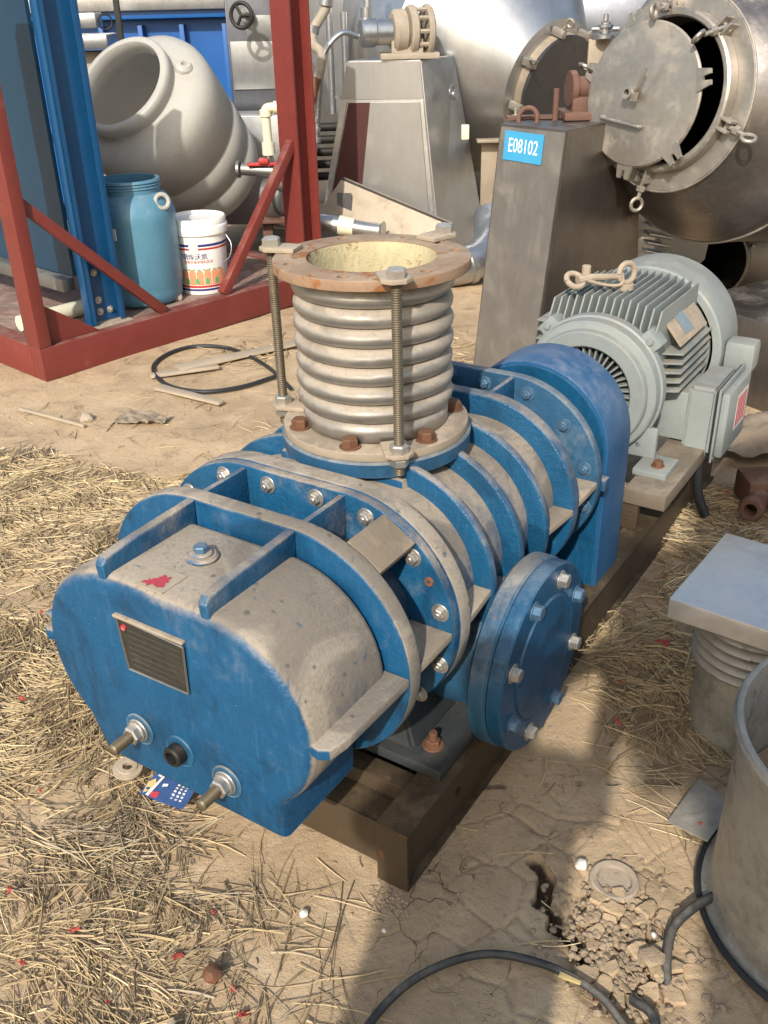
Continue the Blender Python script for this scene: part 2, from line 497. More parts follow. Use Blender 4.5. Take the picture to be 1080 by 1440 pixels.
BOLT_Z = mesh_of(hexbolt(.0125, .010, .019, .004, .006), 'zinc bolt')
BOLT_B = mesh_of(hexbolt(.0125, .010, .019, .003, .006), 'blue bolt')
BOLT_R = mesh_of(hexbolt(.018, .018, .023), 'rusty bolt')
BOLT_BIG = mesh_of(hexbolt(.0175, .017, .0), 'zinc bolt')

# ================================================================== GROUND
# (built first: everything stands on it)
def gh(x, y):
    h = .012 * noise.noise((x * 1.1, y * 1.1, 3.)) + .005 * noise.noise((x * 5, y * 5, 1.)) 
    return h - .004

def seg(lo, hi, st): return list(np.arange(lo, hi, st))
gx = [-260, -120, -60, -30, -15, -9, -6] + seg(-4.5, -2, .25) + seg(-2, -.8, .05) + seg(-.8, .05, .02) + seg(.05, .72, .005) + seg(.72, 1.2, .02) + seg(1.2, 2.5, .06) + [2.7, 3.2, 4, 5, 7, 10, 16, 30, 60, 120, 260]
gy = [-260, -120, -60, -30, -12, -6, -3, -1.5, -.5, 0, .4, .7] + seg(.85, .98, .02) + seg(.98, 1.62, .005) + seg(1.62, 3, .02) + seg(3, 6, .06) + seg(6, 9, .3) + [9.5, 11, 14, 20, 30, 60, 120, 260, 500]
PIT = [(.300, 1.405), (.318, 1.360), (.300, 1.310), (.330, 1.285), (.318, 1.250), (.350, 1.225), (.352, 1.19), (.372, 1.165)]
def segd(px, py, L):
    best = 9
    for (ax, ay), (bx, by) in zip(L[:-1], L[1:]):
        dx, dy = bx - ax, by - ay
        t = max(0, min(1, ((px - ax) * dx + (py - ay) * dy) / (dx * dx + dy * dy)))
        best = min(best, math.hypot(px - ax - t * dx, py - ay - t * dy))
    return best
def build_ground():
    nx, ny = len(gx), len(gy)
    co = np.zeros((ny * nx, 3)); k = 0
    for y in gy:
        for x in gx:
            z = gh(x, y) if abs(x) < 12 and -6 < y < 20 else 0.
            if .05 <= x <= .72 and .98 <= y <= 1.62:
                wx = x + .02 * noise.noise((x * 9, y * 9, 5.)); wy = y + .02 * noise.noise((x * 9, y * 9, 9.))
                dv, pv = noise.voronoi((wx * 9, wy * 9, .3))
                g = dv[1] - dv[0]
                cr = max(0, 1 - g / .045)
                fade = max(0, min(1, 1.5 - 2.6 * math.hypot((x - .38) / 1.0, (y - 1.3) / 1.1)))
                z -= .006 * cr * fade
                # crumbled zone
                cz = max(0, 1 - math.hypot((x - .43) / .13, (y - 1.20) / .17))
                if cz > 0:
                    d2, p2 = noise.voronoi((wx * 26, wy * 26, .7))
                    g2 = min(1, (d2[1] - d2[0]) / .12)
                    hh = noise.noise(tuple(p2[0] * 7.3))
                    z += min(1, cz * 2.5) * (-.022 + .004 * g2)
                pd = segd(wx, wy, PIT) 
                wd = .006 + .010 * noise.noise((x * 30, y * 30, 2.))
                if pd < wd + .01: z -= .05 * min(1, (wd + .01 - pd) / .006)
            co[k] = (x, y, z); k += 1
    f = []
    for j in range(ny - 1):
        for i in range(nx - 1):
            a = j * nx + i
            f.append((a, a + 1, a + nx + 1, a + nx))
    me = bpy.data.meshes.new('ground')
    me.from_pydata(co.tolist(), [], f)
    me.shade_smooth()
    m = bpy.data.materials.new('packed earth'); m.use_nodes = True
    nt = m.node_tree; b = nt.nodes['Principled BSDF']
    tc = nt.nodes.new('ShaderNodeTexCoord'); cov = tc.outputs['Object']
    n0 = noise_n(nt, cov, 1.3, 5, .6, .4); n1 = noise_n(nt, cov, 6, 8, .65, .6); n2 = noise_n(nt, cov, 60, 6, .7); n3 = noise_n(nt, cov, 400, 2, .6)
    c = mix_n(nt, step_n(nt, n0, .35, .68), (.50, .365, .225), (.37, .27, .165))
    c = mix_n(nt, math_n(nt, 'MULTIPLY', step_n(nt, n1, .50, .72), .65), c, (.22, .165, .105))
    c = mix_n(nt, math_n(nt, 'MULTIPLY', step_n(nt, n1, .50, .30), .5), c, (.58, .46, .31))
    c = mix_n(nt, math_n(nt, 'MULTIPLY', step_n(nt, n2, .54, .72), .6), c, (.22, .165, .11))
    c = mix_n(nt, math_n(nt, 'MULTIPLY', step_n(nt, n3, .62, .75), .5), c, (.62, .54, .42))
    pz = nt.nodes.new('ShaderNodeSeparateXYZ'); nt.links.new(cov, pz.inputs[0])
    c = mix_n(nt, step_n(nt, pz.outputs[2], -.018, -.034), c, (.12, .085, .055))  # low earth in the pit coloured darker, painting in its shade
    # hairline cracks
    dw = nt.nodes.new('ShaderNodeVectorMath'); dw.operation = 'ADD'
    nc = _n(nt, 'ShaderNodeTexNoise'); nc.inputs['Scale'].default_value = 7; nc.inputs['Detail'].default_value = 6
    nt.links.new(cov, nc.inputs['Vector'])
    sc = nt.nodes.new('ShaderNodeVectorMath'); sc.operation = 'SCALE'; sc.inputs['Scale'].default_value = .16
    nt.links.new(nc.outputs['Color'], sc.inputs[0]); nt.links.new(cov, dw.inputs[0]); nt.links.new(sc.outputs[0], dw.inputs[1])
    vo = nt.nodes.new('ShaderNodeTexVoronoi'); vo.feature = 'DISTANCE_TO_EDGE'; vo.inputs['Scale'].default_value = 6.5
    nt.links.new(dw.outputs[0], vo.inputs['Vector'])
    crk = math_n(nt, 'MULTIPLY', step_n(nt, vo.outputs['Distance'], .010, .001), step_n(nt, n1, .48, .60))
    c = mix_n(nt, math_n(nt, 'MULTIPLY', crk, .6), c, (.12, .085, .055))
    nt.links.new(c, b.inputs['Base Color'])
    b.inputs['Roughness'].default_value = .95
    b.inputs['Specular IOR Level'].default_value = .2
    bp = nt.nodes.new('ShaderNodeBump'); bp.inputs['Strength'].default_value = .9; bp.inputs['Distance'].default_value = .012
    h = math_n(nt, 'ADD', math_n(nt, 'MULTIPLY', n1, .9), math_n(nt, 'MULTIPLY', n2, .35))
    h = math_n(nt, 'SUBTRACT', math_n(nt, 'ADD', h, math_n(nt, 'MULTIPLY', n3, .08)), math_n(nt, 'MULTIPLY', crk, .35))
    nt.links.new(h, bp.inputs['Height']); nt.links.new(bp.outputs[0], b.inputs['Normal'])
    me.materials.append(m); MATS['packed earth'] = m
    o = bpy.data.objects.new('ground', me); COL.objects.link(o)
    o['kind'] = 'structure'
    o['label'] = 'packed tan earth ground with cracks and blotches'
    return o
GROUND = build_ground()
def earth_slabs():
    rnd = random.Random(21)
    def pts_in():
        P = []
        for _ in range(4000):
            x = rnd.uniform(.27, .60); y = rnd.uniform(1.0, 1.42)
            dd = math.hypot((x - .435) / .13, (y - 1.20) / .17)
            gap = .013 + .034 * (.5 + .5 * noise.noise((x * 22, y * 22, 5.))) ** 1.3 + .006 * rnd.random()
            if all((x - a) ** 2 + (y - b_) ** 2 > gap * gap for a, b_ in P): P.append((x, y))
        return P
    P = pts_in(); n_ = 0
    for (x, y) in P:
        dd = math.hypot((x - .435) / .13, (y - 1.20) / .17)
        if dd > .80 + .25 * noise.noise((x * 12, y * 12, 0)) or segd(x, y, PIT) < .022: continue
        poly = [Vector((x - .05, y - .05)), Vector((x + .05, y - .05)), Vector((x + .05, y + .05)), Vector((x - .05, y + .05))]
        for (a, b_) in P:
            if (a, b_) == (x, y) or (a - x) ** 2 + (b_ - y) ** 2 > .012: continue
            m_ = Vector(((a + x) / 2, (b_ + y) / 2)); nn = Vector((a - x, b_ - y)).normalized(); out = []
            for i in range(len(poly)):
                p, q = poly[i], poly[(i + 1) % len(poly)]
                dp, dq = (p - m_).dot(nn), (q - m_).dot(nn)
                if dp <= 0: out.append(p)
                if dp * dq < 0: out.append(p.lerp(q, dp / (dp - dq)))
            poly = out
            if len(poly) < 3: break
        if len(poly) < 3: continue
        c_ = sum(poly, Vector((0, 0))) / len(poly)
        ring = []; shr = .88 + .13 * rnd.random()
        for i in range(len(poly)):
            p, q = poly[i], poly[(i + 1) % len(poly)]
            for t in (0, .25, .5, .75):
                v = p.lerp(q, t); k = .95 + .20 * noise.noise((v.x * 70, v.y * 70, 3.)) - .07 * rnd.random()
                ring.append(c_ + (v - c_) * k * shr)
        th = .012 + .014 * rnd.random() * (1 - dd * .5); top = gh(x, y) + (.003 if dd > .75 else .004 + .020 * rnd.random() - .013)
        ti, tj = rnd.gauss(0, .20) * (1.1 - dd), rnd.gauss(0, .20) * (1.1 - dd)
        bm = bmesh.new(); T0 = []; T1 = []; B0 = []
        for v in ring:
            rx, ry = v.x - c_.x, v.y - c_.y; zz = top + rx * ti + ry * tj
            T0.append(bm.verts.new((rx * .84, ry * .84, zz + .0018 * noise.noise((v.x * 60, v.y * 60, 1.)))))
            T1.append(bm.verts.new((rx, ry, zz - .0035 - .002 * rnd.random()))); B0.append(bm.verts.new((rx * .95, ry * .95, zz - th)))
        cv = bm.verts.new((0, 0, top + .001)); k = len(ring)
        for i in range(k):
            j = (i + 1) % k
            bm.faces.new((T0[i], T0[j], cv)); bm.faces.new((T1[i], T1[j], T0[j], T0[i])); bm.faces.new((B0[i], B0[j], T1[j], T1[i]))
        me = fin(bm, smooth=28); me.materials.append(MATS['packed earth'])
        o = bpy.data.objects.new('earth_slab', me); COL.objects.link(o); o.parent = GROUND; o.location = (c_.x, c_.y, 0)
        n_ += 1
    print('slabs', n_)
earth_slabs()

# ================================================================== BACKGROUND, left
C0 = Vector((-1.624, 4.391, 0)); E1 = Vector((.676, .737, 0)).normalized()
SK = Matrix.Translation(C0) @ Matrix.Rotation(math.atan2(E1.y, E1.x), 4, 'Z')   # x along the front beam, y to the back left
sk = T('steel_skid', 'dark red painted steel skid frame carrying drums behind the blower', 'skid', (0, 0, 0), SK)
bm = bmesh.new(); box(bm, (0, 0, 0), (1.98, .09, .16), .003); sk.add('front_beam', bm, 'red primer')
bm = bmesh.new(); box(bm, (0, .093, 0), (.09, 2.3, .16), .003); sk.add('side_beam', bm, 'red primer')
bm = bmesh.new(); box(bm, (1.89, .093, 0), (1.98, 2.3, .16), .003); sk.add('side_beam', bm, 'red primer')
bm = bmesh.new(); box(bm, (.093, .093, .10), (1.887, 2.3, .152)); sk.add('deck', bm, 'red primer deck')
def post(x0, x1, y0, y1, h, nm='post'):
    bm = bmesh.new()
    t = .012
    box(bm, (x0, y0, .163), (x0 + t, y1, h)); box(bm, (x1 - t, y0, .163), (x1, y1, h))
    box(bm, (x0 + t, (y0 + y1) / 2 - t / 2, .163), (x1 - t, (y0 + y1) / 2 + t / 2, h))
    return sk.add(nm, bm, 'red primer')
bm = bmesh.new(); box(bm, (.0, .0, .163), (.065, .12, 1.75), .004); sk.add('post', bm, 'red primer')
post(1.76, 1.91, .0, .15, 1.8)
def brace(p, q, wd=.05):
    bm = bmesh.new(); p, q = Vector(p), Vector(q)
    d = q - p; B = basis(d, (0, 1, 0))
    box(bm, (-wd / 2, -wd / 2, 0), (wd / 2, wd / 2, d.length), .003)
    for v in bm.verts: v.co = p + B @ v.co
    sk.add('brace', bm, 'red primer')
brace((.76, .05, .165), (.06, .05, .83)); brace((1.17, .05, .165), (1.765, .05, .90))
bm = bmesh.new(); plate(bm, [[(.067, .163), (.36, .163), (.067, .36)]], YM, .04, .052); sk.add('gusset', bm, 'red primer')
post(1.35, 1.45, 1.0, 1.1, .5); post(.75, .85, 1.2, 1.3, .5)
bm = bmesh.new(); box(bm, (.2, 1.06, .50), (1.88, 1.16, .58), .004); sk.add('cross_beam', bm, 'red primer')
bm = bmesh.new(); tube(bm, [Vector((.1, .35, .20)), Vector((.62, .35, .20))], .04, 14); 
pp = T('tan_pipe', 'short cream pipe lying on the red skid behind the left brace', 'pipe', (.1, .35, .16), SK); pp.add('pipe_wall', bm, 'pvc cream')

bw = T('blue_steel_panel', 'tall dark blue steel wall panel with channel post on the red skid', 'panel', (.33, .05, .16), SK)
bm = bmesh.new(); box(bm, (.330, .155, .42), (.350, 2.6, 1.72)); bw.add('sheet', bm, M['panel sheet'])
bm = bmesh.new()
box(bm, (.362, .142, .17), (.545, .150, 1.72)); box(bm, (.350, .095, .17), (.360, .150, 1.72), .003); box(bm, (.547, .095, .17), (.557, .150, 1.72), .003); box(bm, (.527, .093, .17), (.545, .099, 1.72)); box(bm, (.362, .093, .17), (.382, .099, 1.72))
bw.add('channel_post', bm, 'panel blue')
bm = bmesh.new(); box(bm, (.29, .2, .34), (.36, 2.4, .405), .004); bw.add('rail', bm, 'stainless dull', label='pale grey rail along the foot of the panel')
bm = bmesh.new(); box(bm, (.35, .06, .155), (.58, .20, .165), .002); bw.add('foot_plate', bm, 'tan cast')
for xx, zz in ((.44, .22), (.44, .28), (.44, .42), (.50, .22)): bw.inst('bolt', BOLT_Z, (xx, .141, zz), (0, -1, 0))

# white poly barrel lying tilted on the frame
n_b = Vector((-.36, -.676, .635)).normalized()
mc = Vector((-1.42, 5.9, 1.21))
wb = T('white_plastic_barrel', 'large white plastic barrel tilted with its open mouth facing up front', 'barrel', mc - n_b * .97)
bm = bmesh.new()
prof = [(.258, -.03), (.258, .0), (.264, .012), (.292, .012), (.304, .0), (.304, -.04), (.290, -.05), (.290, -.08), (.32, -.09), (.385, -.12), (.43, -.155), (.448, -.20), (.450, -.25), (.424, -.50), (.415, -.507), (.414, -.517), (.421, -.524), (.400, -.72), (.391, -.727), (.390, -.737), (.397, -.744), (.375, -.90), (.35, -.95), (.29, -.97), (0, -.97)]
lathe(bm, prof, 56, mc, n_b); wb.add('barrel_wall', bm, 'white poly', smooth=60)
bm = bmesh.new()
lathe(bm, [(.257, -.028), (.257, -.08), (.30, -.11), (.41, -.18), (.43, -.25), (.36, -.88), (0, -.94)], 56, mc, n_b); wb.add('barrel_lining', bm, 'white poly inside', smooth=60)
bm = bmesh.new(); sidev = n_b.cross(Vector((0, 0, 1))).normalized()
lug = mc - n_b * .125 + (-sidev * .6 + Vector((0, 0, .25))) * .0
rgt = Vector((.97, -.05, 0)); hp = mc - n_b * .11 + Vector((.31, -.03, .13))
lathe(bm, [(.0, -.02), (.055, -.02), (.05, .03), (.035, .045), (.018, .045), (.016, .02), (0, .02)], 20, hp, (n_b * .75 + Vector((.5, 0, .3))).normalized()); wb.add('bung_boss', bm, 'white poly')

# blue plastic drum
dc = Vector((-1.31, 5.27, .155))
dr = T('blue_plastic_drum', 'faded blue plastic drum with open neck standing on the red skid', 'drum', dc)
bm = bmesh.new(); lathe(bm, [(0, 0), (.19, 0), (.215, .02), (.22, .06), (.222, .10), (.228, .115), (.230, .44), (.230, .47), (.226, .485), (.222, .50), (.205, .545), (.178, .572), (.165, .578), (.165, .60), (.172, .605), (.164, .612), (.172, .619), (.164, .626), (.172, .633), (.166, .645), (.152, .645), (.152, .60), (.165, .565), (.2, .53), (.21, .4), (.21, .05), (0, .04)], 48, dc)
dr.add('drum_wall', bm, 'drum blue plastic', smooth=50)
bm = bmesh.new(); torus(bm, .035, .011, dc + Vector((.19, -.10, .54)), (.6, -1, .3)); dr.add('handle', bm, 'white poly')
bm = bmesh.new(); box(bm, (-.045, -.004, -.03), (.045, .004, .03), .003)
for v in bm.verts: v.co = Matrix.Rotation(R_(-28), 3, 'Z') @ v.co + dc + Vector((-.08, -.216, .40)).lerp(Vector((-.08, -.216, .4)), 1)
dr.add('label_patch', bm, 'sticker white')

# paint bucket
bc = Vector((-1.0, 5.45, .155)); BR = 1.12
bk = T('paint_bucket', 'white lidded paint bucket with red and blue stripes standing on the red skid', 'bucket', bc)
bm = bmesh.new(); lathe(bm, [(0, 0), (.132, 0), (.136, .012), (.152, .33), (.152, .345), (0, .345)], 48, bc); bk.add('bucket_wall', bm, 'bucket white', smooth=50)
bm = bmesh.new(); lathe(bm, [(.153, .325), (.163, .328), (.166, .365), (.163, .372), (.158, .376), (.160, .405), (.154, .412), (.146, .41), (.144, .395), (0, .392)], 48, bc); lid_o = bk.add('lid', bm, 'bucket white', smooth=50)
def br(z): return .136 + (.152 - .136) * (z - .012) / .318 + .0008
def band(z0, z1, mat, a0=-2.7, a1=-.1, nm='printed_stripe', ex=0.):
    bm = bmesh.new(); lathe(bm, [(br(z0) + ex, z0), (br(z1) + ex, z1)], 36, bc, a0=a0, a1=a1); bk.add(nm, bm, mat)
A0, A1 = PI + .15, 2 * PI + .2
# basis() for +z uses x = u.cross(z): angle 0 points to -y, so shift
def ang(a): return a
band(.268, .282, 'bucket navy', 0, 2 * PI); band(.250, .261, 'bucket red', 0, 2 * PI)
band(.040, .052, 'bucket red', 0, 2 * PI); band(.022, .034, 'bucket navy', 0, 2 * PI)
Bz = basis((0, 0, 1))
def bpt(a, z, ex=0.):   # a: 0 faces the viewer, + to the right
    d = Vector((math.sin(a + .18), -math.cos(a + .18), 0))
    return bc + d * (br(z) + ex) + Vector((0, 0, z))
def wrap_quad(a0, a1, z0, z1, mat, nm, ex=.0006, top=None):
    bm = bmesh.new(); n = 10
    A = [bm.verts.new(bpt(a0 + (a1 - a0) * i / n, z0, ex)) for i in range(n + 1)]
    B = [bm.verts.new(bpt(a0 + (a1 - a0) * i / n, z1 + (top(i / n) if top else 0), ex)) for i in range(n + 1)]
    for i in range(n): bm.faces.new((A[i], A[i + 1], B[i + 1], B[i]))
    bk.add(nm, bm, mat)
for i in range(6):
    a = -.85 + i * .30
    wrap_quad(a, a + .27, .056, .125, 'bucket orange', 'printed_picture', .0006, lambda t: .02 * math.sin(PI * t))
for i in range(4):
    a = -.72 + i * .40
    wrap_quad(a, a + .16, .062, .085, 'bucket green', 'printed_leaf', .0012, lambda t: .012 * math.sin(PI * t))
    wrap_quad(a - .05, a + .22, .138, .150, 'bucket green', 'printed_leaf', .0012, lambda t: -.010 * math.sin(PI * t))
wrap_quad(-.42, -.08, .215, .315, 'sticker white', 'paper_label', .0016)
def text_mesh(body, size, ext=.0):
    cu = bpy.data.curves.new('t', 'FONT'); cu.body = body; cu.size = size; cu.align_x = 'CENTER'; cu.align_y = 'CENTER'; cu.extrude = ext; cu.resolution_u = 3
    o = bpy.data.objects.new('t', cu); COL.objects.link(o)
    me = bpy.data.meshes.new_from_object(o.evaluated_get(bpy.context.evaluated_depsgraph_get()))
    bpy.data.objects.remove(o); return me
def wrap_text(body, size, z, a, mat):
    me = text_mesh(body, size)
    for v in me.vertices:
        v.co = bpt(a + v.co.x / .145, z + v.co.y, .0022) - bc
    me.materials.append(M[mat]); me.name = 'lettering'
    o = bpy.data.objects.new('lettering', me); COL.objects.link(o); o.parent = bk.o
wrap_text('钢炼沃凯', .036, .213, -.25, 'bucket navy')
wrap_text('建筑外墙专用乳胶漆', .018, .185, -.12, 'bucket red')
bm = bmesh.new(); tube(bm, smooth_path([bc + Vector((.158, -.03, .31)), bc + Vector((.185, -.05, .26)), bc + Vector((.175, -.09, .20)), bc + Vector((.13, -.115, .17))]), .0025, 6); bk.add('wire_handle', bm, 'galvanised')

def rock(name, loc, s, label, mat='stone', cat='stone', sq=(1, 1, .7), seed=0, sub=2, amp=.35, group=None):
    bm = bmesh.new(); bmesh.ops.create_icosphere(bm, subdivisions=sub, radius=1)
    for v in bm.verts:
        p = v.co.copy(); k = 1 + amp * noise.noise(p * 1.3 + Vector((seed, 0, 0)))
        v.co = Vector((p.x * sq[0], p.y * sq[1], p.z * sq[2])) * s * k
    o = solo(name, bm, mat, label, cat, (loc[0], loc[1], loc[2] + s * sq[2] * .6), group=group, smooth=25)
    return o
rock('stone', (-1.13, 5.24, .155), .045, 'rounded tan stone on the skid between blue drum and paint bucket', seed=3)

# galvanised pump and valve behind the barrel
pv = T('pump_valve_assembly', 'steel pump with red valve and white elbow pipe beside the barrel', 'pump', (-.64, 6.0, .58))
bm = bmesh.new(); disc(bm, .13, -.04, .05, (-.62, 6.05, .55), (1, -.45, 0), 28, .01); disc(bm, .10, .05, .09, (-.62, 6.05, .55), (1, -.45, 0), 28, .01); pv.add('pump_body', bm, 'stainless dull')
bm = bmesh.new(); tube(bm, [(-.80, 6.02, .72), (-.50, 5.98, .70)], .035, 14); disc(bm, .05, 0, .03, (-.5, 5.98, .70), (1, -.1, 0), 16); tube(bm, [(-.6, 5.95, .64), (-.47, 5.82, .62)], .022, 12); disc(bm, .05, 0, .02, (-.83, 6.02, .72), (1, -.1, 0), 16); pv.add('pipe', bm, 'stainless dull')
bm = bmesh.new(); box(bm, (-.76, 5.95, .745), (-.58, 6.0, .76), .004); box(bm, (-.69, 5.93, .76), (-.63, 6.01, .785), .006); pv.add('valve_handle', bm, 'bucket red')
bm = bmesh.new(); tube(bm, [(-.63, 6.0, .73), (-.63, 6.0, .80)], .024, 12); pv.add('nipple', bm, 'galvanised')
bm = bmesh.new(); tube(bm, [(-.63, 6.0, .80), (-.63, 6.0, .87)], .038, 16); tube(bm, smooth_path([(-.63, 6.0, .86), (-.632, 6.0, .98), (-.63, 6., 1.045), (-.60, 5.99, 1.06), (-.54, 5.98, 1.06)]), .027, 14); disc(bm, .036, -.02, .02, (-.63, 6, 1.03), n=16); disc(bm, .036, -.02, .02, (-.56, 5.985, 1.06), (1, 0, 0), n=16); pv.add('elbow_pipe', bm, 'pvc cream')
bm = bmesh.new(); box(bm, (-.75, 5.9, .42), (-.48, 6.2, .44), .003); box(bm, (-.70, 5.98, .16), (-.64, 6.04, .42), .003); pv.add('bracket', bm, 'brown cast')

# stainless cabinet with hand wheel
cb = T('steel_cabinet', 'tall rounded stainless cabinet with a black hand wheel near the top', 'cabinet', (-.77, 7.7, 0))
bm = bmesh.new()
ol = [(-1.02, .25), (-.55, .25), (-.53, 1.0), (-.555, 1.35), (-.62, 1.55), (-.75, 1.72), (-1.02, 1.78)]
plate(bm, [ol], YM, 7.5, 8.2, .01); cb.add('cabinet_body', bm, 'stainless dark')
bm = bmesh.new(); box(bm, (-1.0, 7.485, 1.05), (-.60, 7.497, 1.36), .002); box(bm, (-.88, 7.48, 1.36), (-.70, 7.495, 1.52), .002); cb.add('door_sheet', bm, 'stainless dull')
bm = bmesh.new(); tube(bm, [(-.86, 7.5, 1.525), (-.86, 7.22, 1.525)], .02, 12); disc(bm, .05, 0, .04, (-.86, 7.45, 1.525), (0, -1, 0), 16); cb.add('spindle', bm, 'stainless dull')
bm = bmesh.new(); torus(bm, .075, .014, (-.87, 7.2, 1.525), (-.3, -1, 0)); 
for k in range(3): tube(bm, [(-.87, 7.2, 1.525), Vector((-.87, 7.2, 1.525)) + basis((-.3, -1, 0)) @ Vector((.075 * math.cos(k * 2.1), .075 * math.sin(k * 2.1), 0))], .011, 8)
cb.add('hand_wheel', bm, 'dark steel')
gb = T('grey_gusset_box', 'pale grey wedge shaped steel box behind the barrel and pump', 'steel box', (-.9, 7.0, 0))
bm = bmesh.new(); plate(bm, [[(-1.35, .2), (-.45, .2), (-.45, .78), (-.62, .92), (-1.35, .92)]], YM, 7.0, 7.35, .004); gb.add('box_shell', bm, 'galvanised')

# blue container beam, far
bl = T('blue_container', 'bright blue ribbed steel container wall far behind the barrel', 'container', (-1.7, 9.1, 0))
bm = bmesh.new(); box(bm, (-3.2, 9.1, 0), (-1.05, 9.2, 1.5)); bl.add('wall_sheet', bm, 'container blue')
for x in (-2.28, -1.95, -1.60, -1.24):
    bm = bmesh.new(); box(bm, (x - .02, 9.0, .0), (x + .02, 9.098, 1.45), .004); bl.add('rib', bm, 'container blue')
bm = bmesh.new(); box(bm, (-3.2, 8.97, .62), (-1.05, 8.995, .68), .003); bl.add('rail', bm, 'container blue')
bm = bmesh.new(); box(bm, (-3.2, 8.95, 1.50), (-1.0, 9.2, 1.56), .003); bl.add('top_rail', bm, 'container blue')
wt = T('white_top_sheet', 'whitish steel ledge above the blue container wall', 'ledge', (-1.7, 9.0, 1.56))
bm = bmesh.new(); box(bm, (-3.2, 8.9, 1.562), (-1.0, 9.3, 1.72), .006); wt.add('ledge_sheet', bm, 'galvanised')
gm = T('grey_machine_frame', 'grey machine frame with box brackets left of the barrel mouth', 'machine', (-2.3, 8.0, 0))
bm = bmesh.new(); box(bm, (-2.35, 8.0, .2), (-1.98, 8.3, 1.30), .01); gm.add('column', bm, 'tan cast')
bm = bmesh.new(); box(bm, (-2.30, 7.85, 1.32), (-1.95, 8.2, 1.42), .02); box(bm, (-2.2, 7.8, 1.46), (-2.0, 8.0, 1.56), .01); gm.add('bracket', bm, 'galvanised')
bm = bmesh.new(); torus(bm, .05, .006, (-1.93, 7.78, 1.5), (.3, -1, 0)); gm.add('ring', bm, 'dark steel')
bm = bmesh.new(); box(bm, (-1.86, 7.8, .9), (-1.82, 7.84, 2.1), .004); gm.add('upright', bm, 'dark steel')

# ================================================================== BACKGROUND, middle
# tapered stainless stand with bearing
st = T('tapered_stand', 'tall tapered stainless machine stand with an open door gap', 'machine stand', (.2, 6.7, 0))
def quadprism(bm, bot, top, z0, z1, bev=0.):
    A = [bm.verts.new((x, y, z0)) for x, y in bot]; B = [bm.verts.new((x, y, z1)) for x, y in top]
    fs = [bm.faces.new(A), bm.faces.new(B)]
    n = len(A)
    for i in range(n): fs.append(bm.faces.new((A[i], A[(i + 1) % n], B[(i + 1) % n], B[i])))
    if bev:
        bmesh.ops.recalc_face_normals(bm, faces=bm.faces[:])
        bmesh.ops.bevel(bm, geom=list({e for f in fs for e in f.edges}), offset=bev, segments=2, affect='EDGES')
    return fs
bm = bmesh.new(); quadprism(bm, [(-.44, 6.62), (.43, 6.48), (.80, 6.98), (-.1, 7.1)], [(-.16, 6.62), (.30, 6.546), (.54, 6.94), (.05, 7.04)], 0, 1.262, .006)
st.add('stand_shell', bm, 'stainless')
def stand_sheet(name, pts, mat, off=.008):
    # pts in (s, z): s 0..1 across the front face
    bm = bmesh.new(); n = Vector((-.17, -1, -.0)).normalized()
    def P(s, z, o):
        t = z / 1.262
        a = Vector((-.44, 6.62, 0)).lerp(Vector((-.16, 6.62, 0)), t); b = Vector((.43, 6.48, 0)).lerp(Vector((.30, 6.546, 0)), t)
        p = a.lerp(b, s); p.z = z; return p + n * o
    A = [bm.verts.new(P(s, z, .001)) for s, z in pts]; B = [bm.verts.new(P(s, z, off)) for s, z in pts]
    bm.faces.new(A); bm.faces.new(B); k = len(A)
    for i in range(k): bm.faces.new((A[i], A[(i + 1) % k], B[(i + 1) % k], B[i]))
    st.add(name, bm, mat)
worn('door dark red', (.05, .008, .006), .7)
worn('stand face', (.27, .265, .255), .42, .7, up=.2, allo=.10, dust=(.26, .245, .22), bump=.06, var=.15, stretch=(1, 1, .12))
stand_sheet('door_opening', [(.05, .08), (.36, .08), (.36, 1.02), (.10, 1.02)], 'door dark red', .003)
stand_sheet('door', [(.33, .06), (.94, .06), (.94, 1.02), (.36, 1.02)], 'stand face', .014)
stand_sheet('top_sheet', [(.0, 1.04), (.985, 1.04), (.985, 1.255), (0, 1.255)], 'stand face', .006)
stand_sheet('door_frame', [(0.0, .03), (.05, .03), (.085, 1.03), (.03, 1.03)], 'galvanised', .018)
stand_sheet('door_frame', [(.95, .03), (.985, .03), (.985, 1.03), (.955, 1.03)], 'galvanised', .018)
bm = bmesh.new(); dd = Vector((.85, -.5, .1)).normalized(); torus(bm, .04, .006, (.513, 6.71, 1.06), dd, 20, 8); disc(bm, .032, 0, .02, (.52, 6.705, 1.045), dd, 20); st.add('round_cap', bm, 'galvanised')
bm = bmesh.new(); box(bm, (.575, 6.70, .77), (.625, 6.745, .86), .004); st.add('latch', bm, 'pvc cream')

brg = T('bearing_housing', 'dusty tan bearing housing with hose coupling on top of the tapered stand', 'bearing', (.2, 6.7, 1.265))
ax = Vector((1, .25, 0)).normalized(); bo = Vector((.22, 6.68, 1.42))
bm = bmesh.new(); disc(bm, .125, -.10, .0, bo, ax, 32, .02); disc(bm, .145, .0, .05, bo, ax, 32, .01); disc(bm, .15, .11, .15, bo, ax, 32, .01); box(bm, (.05, 6.55, 1.266), (.42, 6.82, 1.30), .006); box(bm, (.12, 6.6, 1.29), (.32, 6.76, 1.38), .01); brg.add('housing', bm, 'tan cast')
bm = bmesh.new(); disc(bm, .075, -.22, -.10, bo, ax, 24, .006); disc(bm, .085, -.30, -.20, bo, ax, 24, .012); brg.add('rotary_joint', bm, 'galvanised')
bx = basis(ax)
for k in range(10):
    rv = bmesh.new(); p = bo + bx @ Vector((.125 * math.cos(k * PI / 5), .125 * math.sin(k * PI / 5), .05)); lathe(rv, [(0, 0), (.014, 0), (.014, .06), (0, .06)], 6, p, ax); brg.add('bolt', rv, 'tan cast')
bm = bmesh.new(); j = bo - ax * .26
